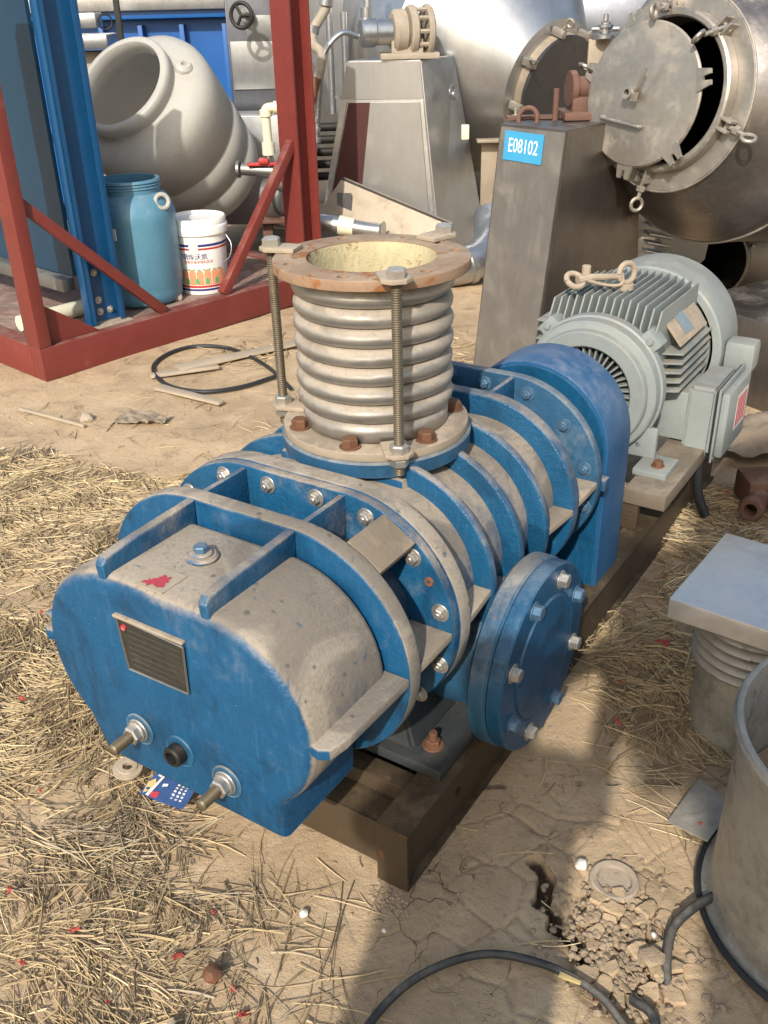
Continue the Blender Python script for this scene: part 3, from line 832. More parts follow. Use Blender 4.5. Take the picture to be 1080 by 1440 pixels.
tube(bm, [j + Vector((0, 0, .06)), j + Vector((.01, 0, .14)), j + Vector((.01, 0, .5))], .025, 12); disc(bm, .035, .06, .14, j, n=14); brg.add('riser_pipe', bm, 'galvanised')
hs = T('braided_hose', 'grey braided hose hanging from the bearing joint left of the stand', 'hose', (-.1, 6.5, 1.4))
bm = bmesh.new(); tube(bm, smooth_path([j + Vector((-.05, -.05, -.02)), j + Vector((-.16, -.1, -.0)), j + Vector((-.27, -.12, -.12)), j + Vector((-.31, -.12, -.35)), j + Vector((-.34, -.12, -.6)), j + Vector((-.37, -.12, -.72))]), .018, 10); hs.add('hose_tube', bm, 'galvanised')
for z in (-.5, -.56, -.62): bm = bmesh.new(); disc(bm, .026, 0, .03, j + Vector((-.335, -.12, z)), (.1, 0, 1), 12); hs.add('coupling', bm, 'galvanised')
fr = T('rusty_flex_pipe', 'tan and rusty pipe elbow hanging beside the right red post', 'pipe', (-.3, 6.6, 1.3))
bm = bmesh.new(); tube(bm, smooth_path([(-.24, 6.7, 1.75), (-.27, 6.65, 1.58), (-.36, 6.6, 1.44), (-.36, 6.55, 1.36), (-.31, 6.5, 1.30), (-.36, 6.5, 1.12), (-.42, 6.5, 1.0)]), .030, 12); fr.add('pipe_bend', bm, 'tan cast')
for p_ in ((-.28, 6.64, 1.57), (-.37, 6.6, 1.42)): bm = bmesh.new(); disc(bm, .042, 0, .05, p_, (.2, 0, 1), 12); fr.add('coupling', bm, 'galvanised')
bm = bmesh.new(); tube(bm, [(-.345, 6.495, 1.18), (-.42, 6.49, .99)], .033, 12); fr.add('rust_band', bm, 'rusty bolt')

def vessel(name, label, c, axis, prof, mat, extra=None, n=72, cat='vessel'):
    t = T(name, label, cat, (c[0], c[1], 0)); bm = bmesh.new(); lathe(bm, prof, n, c, axis); t.add('shell', bm, mat, smooth=22); return t
# mid double-cone vessel
vm = vessel('double_cone_vessel', 'big shiny double cone steel vessel behind the tapered stand', Vector((.76, 7.75, 1.28)), Vector((.62, -.72, -.30)),
            [(0, -1.1), (.35, -1.1), (.42, -1.05), (.92, -.35), (.95, -.28), (.95, .10), (.90, .18), (.42, .72), (.36, .74), (0, .74)], 'stainless')
VA = Vector((.62, -.72, -.30)).normalized(); VC = Vector((.76, 7.75, 1.28)) + VA * .74
bm = bmesh.new(); lathe(bm, [(.30, 0), (.34, 0), (.34, .06), (.30, .06), (.30, 0)], 48, VC, VA); vm.add('neck_ring', bm, 'tan sheet')
bm = bmesh.new(); lathe(bm, [(0, .065), (.335, .065), (.345, .075), (.345, .09), (.0, .10)], 48, VC, VA); vm.add('cover', bm, 'stainless dark')
VB = basis(VA)
for k in range(8):
    a = k * PI / 4 + .3; p = VC + VB @ Vector((.37 * math.cos(a), .37 * math.sin(a), .05))
    bm = bmesh.new(); box(bm, (-.02, -.025, -.05), (.02, .025, .05), .004)
    for v in bm.verts: v.co = p + VB @ v.co
    tube(bm, [p, p + VB @ Vector((.07 * math.cos(a), .07 * math.sin(a), .07))], .009, 8)
    torus(bm, .026, .008, p + VB @ Vector((.09 * math.cos(a), .09 * math.sin(a), .09)), (VB @ Vector((-math.sin(a), math.cos(a), .2))), 16, 6)
    vm.add('eye_clamp', bm, 'lid steel')
# big cylinder behind
tb = T('rear_steel_tank', 'huge dull stainless tank filling the space behind the stand', 'tank', (.2, 9.6, 0))
bm = bmesh.new(); lathe(bm, [(0, 0), (1.0, 0), (1.0, 2.6), (0, 2.6)], 80, (.1, 9.7, 0)); tb.add('shell', bm, 'stainless')
tb2 = T('dark_round_tank', 'dark steel tank at the top behind the two vessels', 'tank', (1.9, 8.8, 0))
bm = bmesh.new(); lathe(bm, [(0, -1.3), (.9, -1.3), (.95, -1.2), (.95, 1.2), (.9, 1.3), (0, 1.3)], 72, (1.75, 8.9, 1.3), (1, -.2, 0)); tb2.add('shell', bm, 'stainless dark')
bk2 = T('grey_wall_cladding', 'grey metal sheet wall far behind the machines', 'wall', (0, 12, 0))
bm = bmesh.new(); box(bm, (-7, 12, 0), (7, 12.1, 3.2)); bk2.add('wall_sheet', bm, 'stainless dull')
for k in range(28):
    bm = bmesh.new(); box(bm, (-7 + k * .5, 11.95, 0), (-6.94 + k * .5, 11.998, 3.2)); bk2.add('rib', bm, 'stainless dull')
dkp = T('dark_pipes', 'bundle of dark pipes stacked low beside the red post', 'pipes', (-.35, 7.4, .4))
for k in range(5):
    bm = bmesh.new(); tube(bm, [(-.7, 7.4, .45 + k * .085), (-.15, 7.45, .45 + k * .085)], .03, 12); dkp.add('pipe', bm, 'dark steel')
rod = T('steel_uprights', 'pair of thin vertical steel pipes left of the bearing', 'pipes', (-.25, 7.2, 1.0))
for x, h in ((-.285, 1.57), (-.185, 1.53)):
    bm = bmesh.new(); tube(bm, [(x, 7.2, .9), (x, 7.2, h)], .022, 12); rod.add('pipe', bm, 'galvanised')
rod.add('clip', (lambda b: (box(b, (-.30, 7.19, 1.0), (-.17, 7.21, 1.02)), b)[1])(bmesh.new()), 'galvanised')
# L bracket right of the stand
lb = T('bent_steel_bracket', 'tan bent steel channel bracket between stand and numbered column', 'bracket', (.85, 7.2, 0))
bm = bmesh.new(); box(bm, (.74, 7.0, .05), (.90, 7.02, .72), .003); box(bm, (.86, 6.7, .55), (.88, 7.0, .72), .003); box(bm, (.70, 6.9, .72), (.90, 7.0, .74), .003); box(bm, (.74, 6.85, .22), (.9, 7.0, .24), .002); lb.add('bent_sheet', bm, 'tan sheet')

# leaning tan sheet
ls = T('leaning_steel_sheet', 'tan folded steel sheet leaning down in front of the stand', 'steel sheet', (.05, 6.2, 0))
bm = bmesh.new()
q = [Vector((-.217, 6.3, .60)), Vector((.455, 6.0, .36)), Vector((.40, 5.95, .24)), Vector((-.42, 6.15, .26)), Vector((-.36, 6.28, .42))]
A = [bm.verts.new(p) for p in q]; B = [bm.verts.new(p + Vector((.02, .035, .01))) for p in q]
bm.faces.new(A); bm.faces.new(B)
for i in range(5): bm.faces.new((A[i], A[(i + 1) % 5], B[(i + 1) % 5], B[i]))
ls.add('sheet', bm, 'tan sheet')
bm = bmesh.new(); tube(bm, [q[0] + Vector((0, .01, .004)), q[1] + Vector((0, .01, .004))], .009, 8); ls.add('folded_edge', bm, 'dark steel')
bm = bmesh.new(); box(bm, (-.05, -.004, -.13), (.05, .004, .10)); 
for v in bm.verts: v.co = Matrix.Rotation(R_(-24), 3, 'Z') @ v.co + Vector((-.20, 6.24, .43))
ls.add('grey_patch', bm, 'stainless dull')
for x0 in (0,):
    sp = T('taped_steel_pipe', 'shiny steel pipe with taped joint lying in front of the tan sheet', 'pipe', (-.1, 6.05, 0))
    bm = bmesh.new(); tube(bm, [(-.75, 6.12, .42), (-.22, 6.05, .37)], .055, 20); sp.add('pipe', bm, 'galvanised')
    bm = bmesh.new(); tube(bm, [(-.23, 6.05, .372), (-.14, 6.03, .36)], [.06, .052], 20); sp.add('tape_wrap', bm, 'pvc cream')
    bm = bmesh.new(); tube(bm, smooth_path([(-.14, 6.03, .36), (-.05, 6.0, .35), (.04, 5.97, .345)]), [.045] * 12 + [.06], 20); sp.add('end_pipe', bm, 'galvanised')
el = T('steel_elbow_duct', 'shiny round steel elbow duct lying behind the top flange', 'duct', (.55, 5.9, 0))
bm = bmesh.new(); tube(bm, smooth_path([(.15, 5.95, .115), (.42, 5.93, .115), (.60, 5.98, .14), (.72, 6.15, .22), (.74, 6.35, .34)]), .112, 28); el.add('duct', bm, 'galvanised')
bm = bmesh.new(); tube(bm, [(.55, 5.95, .128), (.585, 5.965, .134)], .122, 28); el.add('seam_band', bm, 'galvanised')

# ================================================================== BACKGROUND, right
# numbered column
nc_ = T('numbered_steel_column', 'brown stained stainless column with a blue number plate near its top', 'column', (.7, 4.5, 0))
bot = [(.455, 4.46), (.70, 4.15), (1.36, 4.86), (.98, 5.2)]
top = [(.555, 4.50), (.80, 4.20), (1.22, 4.66), (.95, 4.9)]
bm = bmesh.new(); quadprism(bm, bot, top, 0, 1.105, .006); nc_.add('column_shell', bm, 'stainless brown')
worn('column face', (.235, .22, .20), .45, .6, up=.2, allo=.18, dust=(.21, .18, .145), bump=.12, var=.28, stretch=(1, 1, .12))
bm = bmesh.new()
a0, b0, a1, b1 = Vector((.455, 4.46, .01)), Vector((.70, 4.15, .01)), Vector((.555, 4.50, 1.095)), Vector((.80, 4.20, 1.095))
nf = (b0 - a0).cross(a1 - a0).normalized(); nf = nf if nf.y < 0 else -nf
pts = [a0.lerp(b0, .03), a0.lerp(b0, .97), a1.lerp(b1, .97), a1.lerp(b1, .03)]
A = [bm.verts.new(p + nf * .0005) for p in pts]; B = [bm.verts.new(p + nf * .003) for p in pts]
bm.faces.new(A); bm.faces.new(B)
for i in range(4): bm.faces.new((A[i], A[(i + 1) % 4], B[(i + 1) % 4], B[i]))
nc_.add('front_sheet', bm, 'column face')
# number plate
xdir = (b1 - a1).normalized(); ydir = nf.cross(xdir); ydir = ydir if ydir.z > 0 else -ydir
zdir = xdir.cross(ydir)
PM = Matrix((xdir, ydir, zdir)).transposed().to_4x4()
pc = a1.lerp(b1, .40) - ydir * .075 + nf * .007
sg = T('number_plate', 'light blue plate lettered E08102 on the stained steel column', 'sign', (0, 0, 0), Matrix.Translation(pc) @ PM @ Matrix.Rotation(R_(-1), 4, 'Z'))
bm = bmesh.new(); box(bm, (-.112, -.060, -.002), (.112, .060, .001)); sg.add('plate', bm, 'sign blue')
me = text_mesh('E08102', .075, .0004)
for v in me.vertices: v.co.x *= .78; v.co.z += .0018; v.co.y *= 1.1
me.materials.append(M['sign white']); o = bpy.data.objects.new('lettering', me); COL.objects.link(o); o.parent = sg.o
# rusty bearing on it
rb_ = T('rusty_bearing', 'rusty brown bearing block and shaft on top of the numbered column', 'bearing', (.95, 4.6, 1.108))
bm = bmesh.new(); bo = Vector((.92, 4.62, 1.23)); ax = Vector((1, .1, 0)).normalized()
disc(bm, .075, -.05, -.02, bo, ax, 28, .004); disc(bm, .05, -.02, .04, bo, ax, 24); disc(bm, .07, .04, .07, bo, ax, 28, .004); box(bm, (.84, 4.5, 1.109), (1.05, 4.75, 1.14), .004); box(bm, (.88, 4.55, 1.13), (.96, 4.70, 1.2), .006); rb_.add('bearing_block', bm, 'brown cast')
bm = bmesh.new(); torus(bm, .045, .011, (.68, 4.52, 1.12), (-.6, -1, .3), 24, 8); rb_.add('lifting_eye', bm, 'brown cast')
bm = bmesh.new(); tube(bm, [(.80, 4.52, 1.11), (.80, 4.52, 1.24)], .013, 8); box(bm, (.60, 4.6, 1.109), (.84, 4.66, 1.122)); rb_.add('bracket', bm, 'brown cast')
bm = bmesh.new(); box(bm, (.98, 4.78, 1.109), (1.16, 4.80, 1.42), .004); rb_.add('plate', bm, 'tan sheet')
bm = bmesh.new(); p = Vector((1.04, 4.74, 1.42)); disc(bm, .04, 0, .02, p, n=16); disc(bm, .022, .02, .07, p, n=12); disc(bm, .035, .045, .06, p, n=12); tube(bm, [p + Vector((-.06, 0, .04)), p + Vector((.06, 0, .04))], .012, 8); disc(bm, .012, .07, .10, p, n=8); rb_.add('relief_valve', bm, 'galvanised')

# right vessel, in its own frame: z out of the manhole
vz = Vector((-.80, -.575, .13)).normalized(); vx = Vector((.575, -.80, 0)).normalized(); vx = (vx - vz * vx.dot(vz)).normalized(); vy = vz.cross(vx)
VCEN = Vector((1.255, 4.34, 1.225))
VF = Matrix.Translation(VCEN) @ Matrix((vx, vy, vz)).transposed().to_4x4()
vr = T('manhole_vessel', 'large brown stained steel vessel with an open manhole at top right', 'vessel', (0, 0, 0), VF)
bm = bmesh.new()
lathe(bm, [(.30, -.002), (.385, -.002), (.395, -.01), (.59, -.27), (.61, -.33), (.61, -1.2), (.4, -1.6), (0, -1.6)], 96)
vr.add('shell', bm, 'vessel shell steel', smooth=22)
bm = bmesh.new(); lathe(bm, [(.298, .0), (.388, .0), (.391, .004), (.388, .008), (.298, .008)], 72); vr.add('end_plate', bm, 'lid steel')
bm = bmesh.new(); lathe(bm, [(.283, -.10), (.283, .055), (.29, .062), (.306, .062), (.315, .055), (.318, .009), (.308, .009), (.296, -.10)], 72); vr.add('neck_ring', bm, 'lid steel')
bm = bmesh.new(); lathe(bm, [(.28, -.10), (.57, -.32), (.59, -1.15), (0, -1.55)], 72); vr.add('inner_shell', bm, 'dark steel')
bm = bmesh.new(); torus(bm, .3935, .005, (0, 0, .003), (0, 0, 1), 72, 8); torus(bm, .611, .006, (0, 0, -.33), (0, 0, 1), 96, 6); vr.add('weld_bead', bm, 'lid steel')
def eyeclamp(a, fold, z=.03, nm='eye_bolt'):
    bm = bmesh.new(); ca, sa = math.cos(a), math.sin(a)
    rad = Vector((ca, sa, 0)); tg = Vector((-sa, ca, 0))
    p = rad * .335 + Vector((0, 0, z))
    for s in (-1, 1):
        q_ = p + tg * s * .022; r0 = basis(tg)
        box(bm, (-.028, -.026, -.005), (.028, .026, .005), .003)
        vs = bm.verts[-56:] if False else None
    bm.free(); bm = bmesh.new()
    for s in (-1, 1):
        b2 = bmesh.new(); box(b2, (-.03, -.006, -.03), (.03, .006, .03), .003)
        R3 = Matrix((rad, tg, Vector((0, 0, 1)))).transposed()
        for v in b2.verts: v.co = R3 @ v.co + p + tg * s * .02
        me_ = bpy.data.meshes.new('x'); b2.to_mesh(me_); b2.free(); bm.from_mesh(me_); bpy.data.meshes.remove(me_)
    d = (rad * math.cos(fold) + Vector((0, 0, 1)) * math.sin(fold)).normalized()
    tube(bm, [p + tg * -.03, p + tg * .03], .009, 8)
    tube(bm, [p, p + d * .10], .0095, 8)
    disc(bm, .02, .045, .07, p, d, 6)
    torus(bm, .027, .008, p + d * .125, (tg * .8 + rad.cross(tg) * .3), 20, 8)
    return vr.add(nm, bm, 'lid steel')
for a, f in ((R_(100), 1.9), (R_(48), 2.1), (R_(-18), .1), (R_(-97), .0), (R_(170), .3)): eyeclamp(a, f)
# lid hanging to the left
LC = Vector((-.065, -.02, .10))
ld = bmesh.new(); lathe(ld, [(0, 0), (.275, 0), (.283, .004), (.285, .012), (.278, .02), (.12, .03), (0, .032)], 64, LC, Vector((.05, 0, 1)).normalized()); lido = vr.add('manhole_lid', ld, 'lid steel')
for a in (15, -45, -95, 110, 165):
    b2 = bmesh.new()
    plate(b2, [[(.27, -.045), (.335, -.03), (.335, -.012), (.30, -.008), (.30, .008), (.335, .012), (.335, .03), (.27, .045)]], ZM, .0, .012)
    Rz = Matrix.Rotation(R_(a), 3, 'Z')
    for v in b2.verts: v.co = Rz @ v.co + LC + Vector((0, 0, .004))
    vr.add('slotted_lug', b2, 'lid steel', parent=lido)
bm = bmesh.new(); p = LC + Vector((-.02, .005, .03)); lathe(bm, [(.014, 0), (.024, 0), (.024, .06), (.014, .06), (.014, 0)], 20, p); vr.add('nozzle', bm, 'lid steel', parent=lido)
bm = bmesh.new(); tube(bm, [p + Vector((.02, 0, .04)), p + Vector((.05, .02, .05)), p + Vector((.075, .10, .055))], .008, 8); box(bm, tuple(p + Vector((.015, -.03, .03))), tuple(p + Vector((.04, .01, .05)))); vr.add('lever', bm, 'lid steel', parent=lido)
bm = bmesh.new(); tube(bm, smooth_path([LC + Vector((-.16, -.095, .02)), LC + Vector((-.16, -.10, .05)), LC + Vector((.03, -.12, .05)), LC + Vector((.03, -.12, .02))], 5), .0085, 10); vr.add('handle', bm, 'lid steel', parent=lido)
vl = T('column_under_vessel', 'dark steel leg standing under the right vessel', 'column', (2.3, 5.2, 0))
bm = bmesh.new(); box(bm, (2.3, 5.3, 0), (2.6, 5.6, .9), .01); vl.add('leg', bm, 'dark steel')

# scrap under the vessel
sc_ = T('ribbed_vent_plate', 'pale broken plate with a stack of louvre slats behind the motor', 'scrap plate', (1.5, 5.3, 0))
bm = bmesh.new(); plate(bm, [[(1.33, .42), (1.36, .60), (1.44, .54), (1.62, .56), (1.82, .50), (1.80, .30), (1.70, .20), (1.60, .28), (1.55, .42), (1.44, .43), (1.40, .40)]], YM, 5.25, 5.27); sc_.add('plate', bm, 'galvanised')
for k in range(7):
    bm = bmesh.new(); x0 = 1.47 - k * .008; z = .53 - k * .045
    box(bm, (x0, 5.16, z), (x0 + .13, 5.24, z + .016), .004, Matrix.Rotation(R_(12), 3, 'Y')); sc_.add('slat', bm, 'galvanised')
bm = bmesh.new(); box(bm, (1.22, 5.1, 0), (1.30, 5.13, .36), .003, Matrix.Rotation(R_(8), 3, 'Y')); sc_.add('strip', bm, 'galvanised')
gl = T('yellow_stained_sheet', 'torn pale sheet with yellow stain left of the open drum mouth', 'sheet', (1.7, 5.3, 0))
worn('yellow stain', (.45, .42, .24), .7, bump=.2, var=.3, rust=.05)
bm = bmesh.new(); plate(bm, [[(1.66, .18), (1.62, .30), (1.68, .56), (1.86, .54), (1.80, .38), (1.76, .30)]], YM, 5.30, 5.31); gl.add('sheet', bm, 'yellow stain')

# open lying drum
od = T('open_steel_drum', 'brown stainless drum lying on its side with dark open mouth behind motor', 'drum', (2.05, 5.5, 0))
ac = Vector((1.80, 5.20, .31)); an = Vector((-.55, -.83, .05)).normalized()
bm = bmesh.new(); lathe(bm, [(.20, -.02), (.20, .0), (.205, .008), (.215, .008), (.222, .0), (.222, -.02), (.235, -.03), (.33, -.10), (.36, -.16), (.36, -.9), (0, -.95)], 56, ac, an); od.add('drum_wall', bm, 'stainless brown', smooth=22)
bm = bmesh.new(); lathe(bm, [(.198, -.01), (.198, -.1), (.33, -.2), (.33, -.85), (0, -.9)], 48, ac, an); od.add('inner_wall', bm, 'dark steel')
bm = bmesh.new(); Ba = basis(an)
for a in (.4, 1.4, 2.6, 3.9, 5.2):
    p = ac + Ba @ Vector((.25 * math.cos(a), .25 * math.sin(a), -.03)); lathe(bm, [(0, 0), (.009, 0), (.009, .04), (0, .04)], 8, p, an)
od.add('stud', bm, 'lid steel', kind='stuff')
bt = T('rust_brown_tank', 'dark rusty brown steel box section behind the motor at the right edge', 'tank', (1.95, 4.0, 0))
bm = bmesh.new(); box(bm, (-.35, -.35, 0), (.35, .35, .40), .03, Matrix.Rotation(R_(30), 3, 'Z')); 
for v in bm.verts: v.co += Vector((1.86, 4.12, -.02))
bt.add('box_shell', bm, 'stainless brown')
wd_ = T('weathered_log', 'split weathered brown log lying above the rusty box at right edge', 'log', (2.2, 4.7, 0))
bm = bmesh.new(); tube(bm, smooth_path([(1.98, 4.45, .40), (2.1, 4.55, .44), (2.3, 4.6, .50), (2.6, 4.7, .5)]), .04, 9); wd_.add('log_wood', bm, 'wood grey')

# rusty valve at right edge
va = T('rusty_flanged_valve', 'rusty flanged pipe valve lying at the right edge', 'valve', (1.35, 2.85, 0))
bm = bmesh.new(); d = Vector((.45, .80, .30)).normalized(); o_ = Vector((1.27, 2.86, .09))
torus(bm, .15, .016, o_ + d * .06 + Vector((.14, .0, .05)), (.8, -.35, .35), 36, 8); disc(bm, .15, 0, .03, o_ + Vector((.16, .03, .06)), (.8, -.35, .35), 36, .004); disc(bm, .10, .03, .2, o_ + Vector((.16, .03, .06)), (.8, -.35, .35), 30, .01); va.add('flange', bm, 'brown cast')
bm = bmesh.new(); lathe(bm, [(.022, -.02), (.022, .03), (.036, .03), (.042, .02), (.042, -.0), (.034, -.01), (.034, -.09), (.05, -.12), (0, -.12)], 24, (1.235, 2.80, .075), (-.55, -.8, .05)); va.add('pipe_stub', bm, 'brown cast')
bm = bmesh.new(); box(bm, (1.24, 2.86, .03), (1.42, 3.0, .13), .012); va.add('valve_body', bm, 'brown cast')
rg = T('crumpled_sack', 'grey brown crumpled sack on the ground right of the motor cable', 'sack', (1.5, 3.35, 0))
bm = bmesh.new(); bmesh.ops.create_grid(bm, x_segments=26, y_segments=20, size=1)
for v in bm.verts:
    x, y = v.co.x, v.co.y
    v.co = Vector((1.56 + x * .24 + y * .05, 3.40 + y * .17 - x * .03, .06 + .09 * max(0, 1 - x * x) * max(0, 1 - y * y) + .03 * noise.noise((x * 2.4, y * 2.4, 0)) + .012 * noise.noise((x * 7, y * 7, 3.))))
bmesh.ops.solidify(bm, geom=bm.faces[:], thickness=.006)
rg.add('sack_cloth', bm, 'cloth tan', smooth=60)

# ================================================================== RIGHT FOREGROUND
# sheet-metal lid box on a corrugated can
LZ = .40
e1 = Vector((.611, .791, 0)).normalized(); ang_l = math.atan2(e1.y, e1.x)
LF = Matrix.Translation((.636, 1.785, 0)) @ Matrix.Rotation(ang_l, 4, 'Z')     # x to the back, y to the left
tr = T('sheet_metal_tray', 'bright sheet metal square cover lying on the corrugated can', 'metal cover', (.18, -.18, .36), LF)
bm = bmesh.new()
def shell_tray(bm, x0, x1, y0, y1, z0, z1, t=.002, bev=.004):
    box(bm, (x0, y0, z1 - t), (x1, y1, z1)); 
    box(bm, (x0, y0, z0), (x0 + t, y1, z1 - t)); box(bm, (x1 - t, y0, z0), (x1, y1, z1 - t))
    box(bm, (x0 + t, y0, z0), (x1 - t, y0 + t, z1 - t)); box(bm, (x0 + t, y1 - t, z0), (x1 - t, y1, z1 - t))
vs = box(bm, (0, -.37, LZ - .052), (.365, 0, LZ), .004)
for v in bm.verts:
    if v.co.z > LZ - .004: v.co.z += .004 * noise.noise((v.co.x * 8, v.co.y * 8, 0))
tr.add('cover_shell', bm, 'tray steel')
bm = bmesh.new(); tube(bm, smooth_path([(.06, -.235, LZ + .003), (.02, -.262, LZ + .005), (-.006, -.272, LZ - .005), (-.012, -.262, LZ - .05), (.0, -.24, LZ - .075)]), .003, 6); tr.add('wire', bm, 'dark steel')
bm = bmesh.new(); cc = Vector((.165, -.165, 0))
pr = [(0, 0), (.125, 0), (.125, .20)]
for k in range(5):
    z = .215 + k * .026; pr += [(.125, z - .013), (.140, z - .006), (.143, z), (.140, z + .006), (.125, z + .013)]
pr += [(.125, .345), (0, .345)]
lathe(bm, pr, 56, cc)
ct = T('corrugated_can', 'dull steel corrugated pipe section standing under the sheet metal cover', 'pipe section', (.165, -.165, 0), LF)
ct.add('corrugated_wall', bm, 'can steel', smooth=50)
# big can
cn = Vector((.895, 1.255, 0))
ca_ = T('open_steel_can', 'large grey stained open steel drum cut off by the right edge', 'drum', cn)
bm = bmesh.new(); tl = Vector((-.03, -.04, 1)).normalized()
lathe(bm, [(0, .02), (.268, .02), (.276, .0), (.284, .004), (.284, .02), (.272, .03), (.268, .05), (.262, .42), (.264, .445), (.272, .452), (.278, .462), (.272, .472), (.262, .472), (.258, .46), (.257, .06), (0, .05)], 72, cn, tl)
ca_.add('can_wall', bm, 'can steel', smooth=50)
bm = bmesh.new(); torus(bm, .268, .0065, cn + tl * .468, tl, 72, 10); ca_.add('rim', bm, 'can steel')
bm = bmesh.new(); disc(bm, .255, .18, .24, cn, tl, 40); ca_.add('contents', bm, 'rust flange')
bm = bmesh.new(); torus(bm, .29, .007, cn + Vector((0, 0, .012)), (0, 0, 1), 64, 8); 
solo('black_hoop', bm, 'black rubber', 'thin black hoop on the ground round the foot of the steel drum', 'hoop')
bm = bmesh.new(); 
q = [Vector((.60, 1.50, .005)), Vector((.70, 1.61, .02)), Vector((.74, 1.50, .05)), Vector((.66, 1.42, .03))]
A = [bm.verts.new(p) for p in q]; B = [bm.verts.new(p + Vector((0, 0, .004))) for p in q]
bm.faces.new(A); bm.faces.new(B)
for i in range(4): bm.faces.new((A[i], A[(i + 1) % 4], B[(i + 1) % 4], B[i]))
solo('metal_offcut', bm, 'can steel', 'grey flat metal offcut beside the open steel drum', 'metal sheet')

# hoses
bm = bmesh.new(); tube(bm, smooth_path([(-.16, .80, .016), (-.10, .95, .016), (-.035, 1.065, .016), (.05, 1.14, .017), (.165, 1.178, .017), (.27, 1.155, .018), (.345, 1.105, .02), (.385, 1.05, .02), (.41, .96, .02), (.41, .8, .016)], 8), .0078, 12)
solo('rubber_hose', bm, 'hose rubber', 'black rubber hose curving across the ground at the bottom', 'hose')
bm = bmesh.new(); tube(bm, smooth_path([(.63, 1.285, .03), (.585, 1.265, .022), (.535, 1.225, .016), (.507, 1.165, .008), (.50, 1.125, -.012)], 6), .0095, 12)
solo('rubber_hose', bm, 'hose rubber', 'short black hose running from steel drum into crumbled earth', 'hose')
bm = bmesh.new(); tube(bm, smooth_path([(.425, 1.09, .0), (.45, 1.05, .014), (.445, .98, .016), (.43, .85, .016)], 6), .0088, 12)
solo('rubber_hose', bm, 'hose rubber', 'black hose end beside the crumbled earth at the bottom edge', 'hose')
bm = bmesh.new(); tube(bm, smooth_path([(-.50, 4.36, .012), (-.66, 4.22, .012), (-.84, 4.17, .014), (-1.02, 4.28, .014), (-1.13, 4.52, .012), (-1.10, 4.72, .012), (-.98, 4.84, .012), (-.80, 4.80, .014), (-.64, 4.62, .014), (-.52, 4.38, .03), (-.42, 4.18, .014)], 8), .0095, 10)
solo('cable_loop', bm, 'black rubber', 'thin black cable lying in a loop by the red skid', 'cable')

# ================================================================== BLOWER PACKAGE (machine frame, y to the right)
A_, R0, RF, ZC = .121, .201, .246, .529
X1, X2, X3, X5, X6 = .237, .40, .465, .975, 1.14
bl_ = T('roots_blower', 'large dusty blue cast iron blower with ribbed body in the centre', 'blower', (.6, 0, .16), MORG, flip=True)
ad = bl_.add
WB = .246
def cover_outline(R=R0, a=A_, sl=.94, n=22, w=WB, zb=.287, zj=.372):
    t0 = -math.acos((w - a) / R)
    o = [(w, zb)]
    o += [(a + R * math.cos(t), ZC + R * math.sin(t)) for t in np.linspace(t0, PI / 2, n)]
    o += [((-a + R * math.cos(t)) * sl, ZC + R * math.sin(t)) for t in np.linspace(PI / 2, PI - t0, n)]
    o += [(-w * sl * .86, zb)]
    return o
bm = bmesh.new(); plate(bm, [cover_outline()], XM, 0, X1, .021)
cover = ad('gear_cover', bm, 'blue dusty cover', smooth=40)
# flange of cover
bm = bmesh.new(); plate(bm, [stad(A_, RF, ZC, 40)], XM, X1 + .001, X1 + .042, .006); ad('cover_flange', bm, 'blue dusty cover', smooth=40)
# cover ribs
for s in (-1, 1):
    bm = bmesh.new(); y0 = s * A_ * (.97 if s < 0 else 1)
    pr = [(.004, ZC + R0 - .01), (.002, ZC + R0 + .018), (.012, ZC + R0 + .032), (.06, ZC + R0 + .037), (X1 + .0005, ZC + RF - .002), (X1 + .0005, ZC + R0 - .01)]
    plate(bm, [pr], YM, y0 - .011, y0 + .011, .005); ad('cover_rib', bm, 'blue cast paint', parent=cover)
    bm = bmesh.new(); ys = s * (A_ + R0)
    pr = [(.01, ys - s * .01), (.004, ys + s * .012), (.014, ys + s * .030), (.05, ys + s * .038), (X1 + .0005, s * (A_ + RF - .002)), (X1 + .0005, ys - s * .01)]
    if s < 0: pr = [(x, y * .94 if x < .2 else y) for x, y in pr]
    plate(bm, [pr], ZM, ZC - .012, ZC + .012, .005); ad('cover_rib', bm, 'blue dusty cover', parent=cover, label='horizontal side rib')
bm = bmesh.new(); disc(bm, .030, 0, .010, (.134, 0, ZC + R0), n=28, ch=.004); disc(bm, .021, .010, .016, (.134, 0, ZC + R0), n=28, ch=.003); pl = ad('filler_boss', bm, 'blue dusty cover', parent=cover)
bl_.inst('plug', mesh_of(hexbolt(.014, .012, 0), 'blue bolt'), (.134, 0, ZC + R0 + .016), (0, 0, 1), cover)
# sticker
bm = bmesh.new(); box(bm, (.012, -.045, ZC + R0 + .0004), (.075, .02, ZC + R0 + .0018)); ad('sticker', bm, 'sticker dust', parent=cover)
for (x0, x1, y0, y1) in ((.016, .040, -.036, -.012), (.030, .058, -.018, .004), (.020, .034, -.012, .008)):
    bm = bmesh.new(); r = bmesh.ops.create_circle(bm, cap_ends=True, segments=26, radius=1)
    for i, v in enumerate(bm.verts):
        k = 1 + .9 * noise.noise((i * .77, x0 * 90, 0)); v.co = Vector(((x0 + x1) / 2 + v.co.x * (x1 - x0) / 2 * k, (y0 + y1) / 2 + v.co.y * (y1 - y0) / 2 * k, ZC + R0 + .0026 + x0 * .01))
    ad('red_print', bm, 'sticker red', parent=cover)
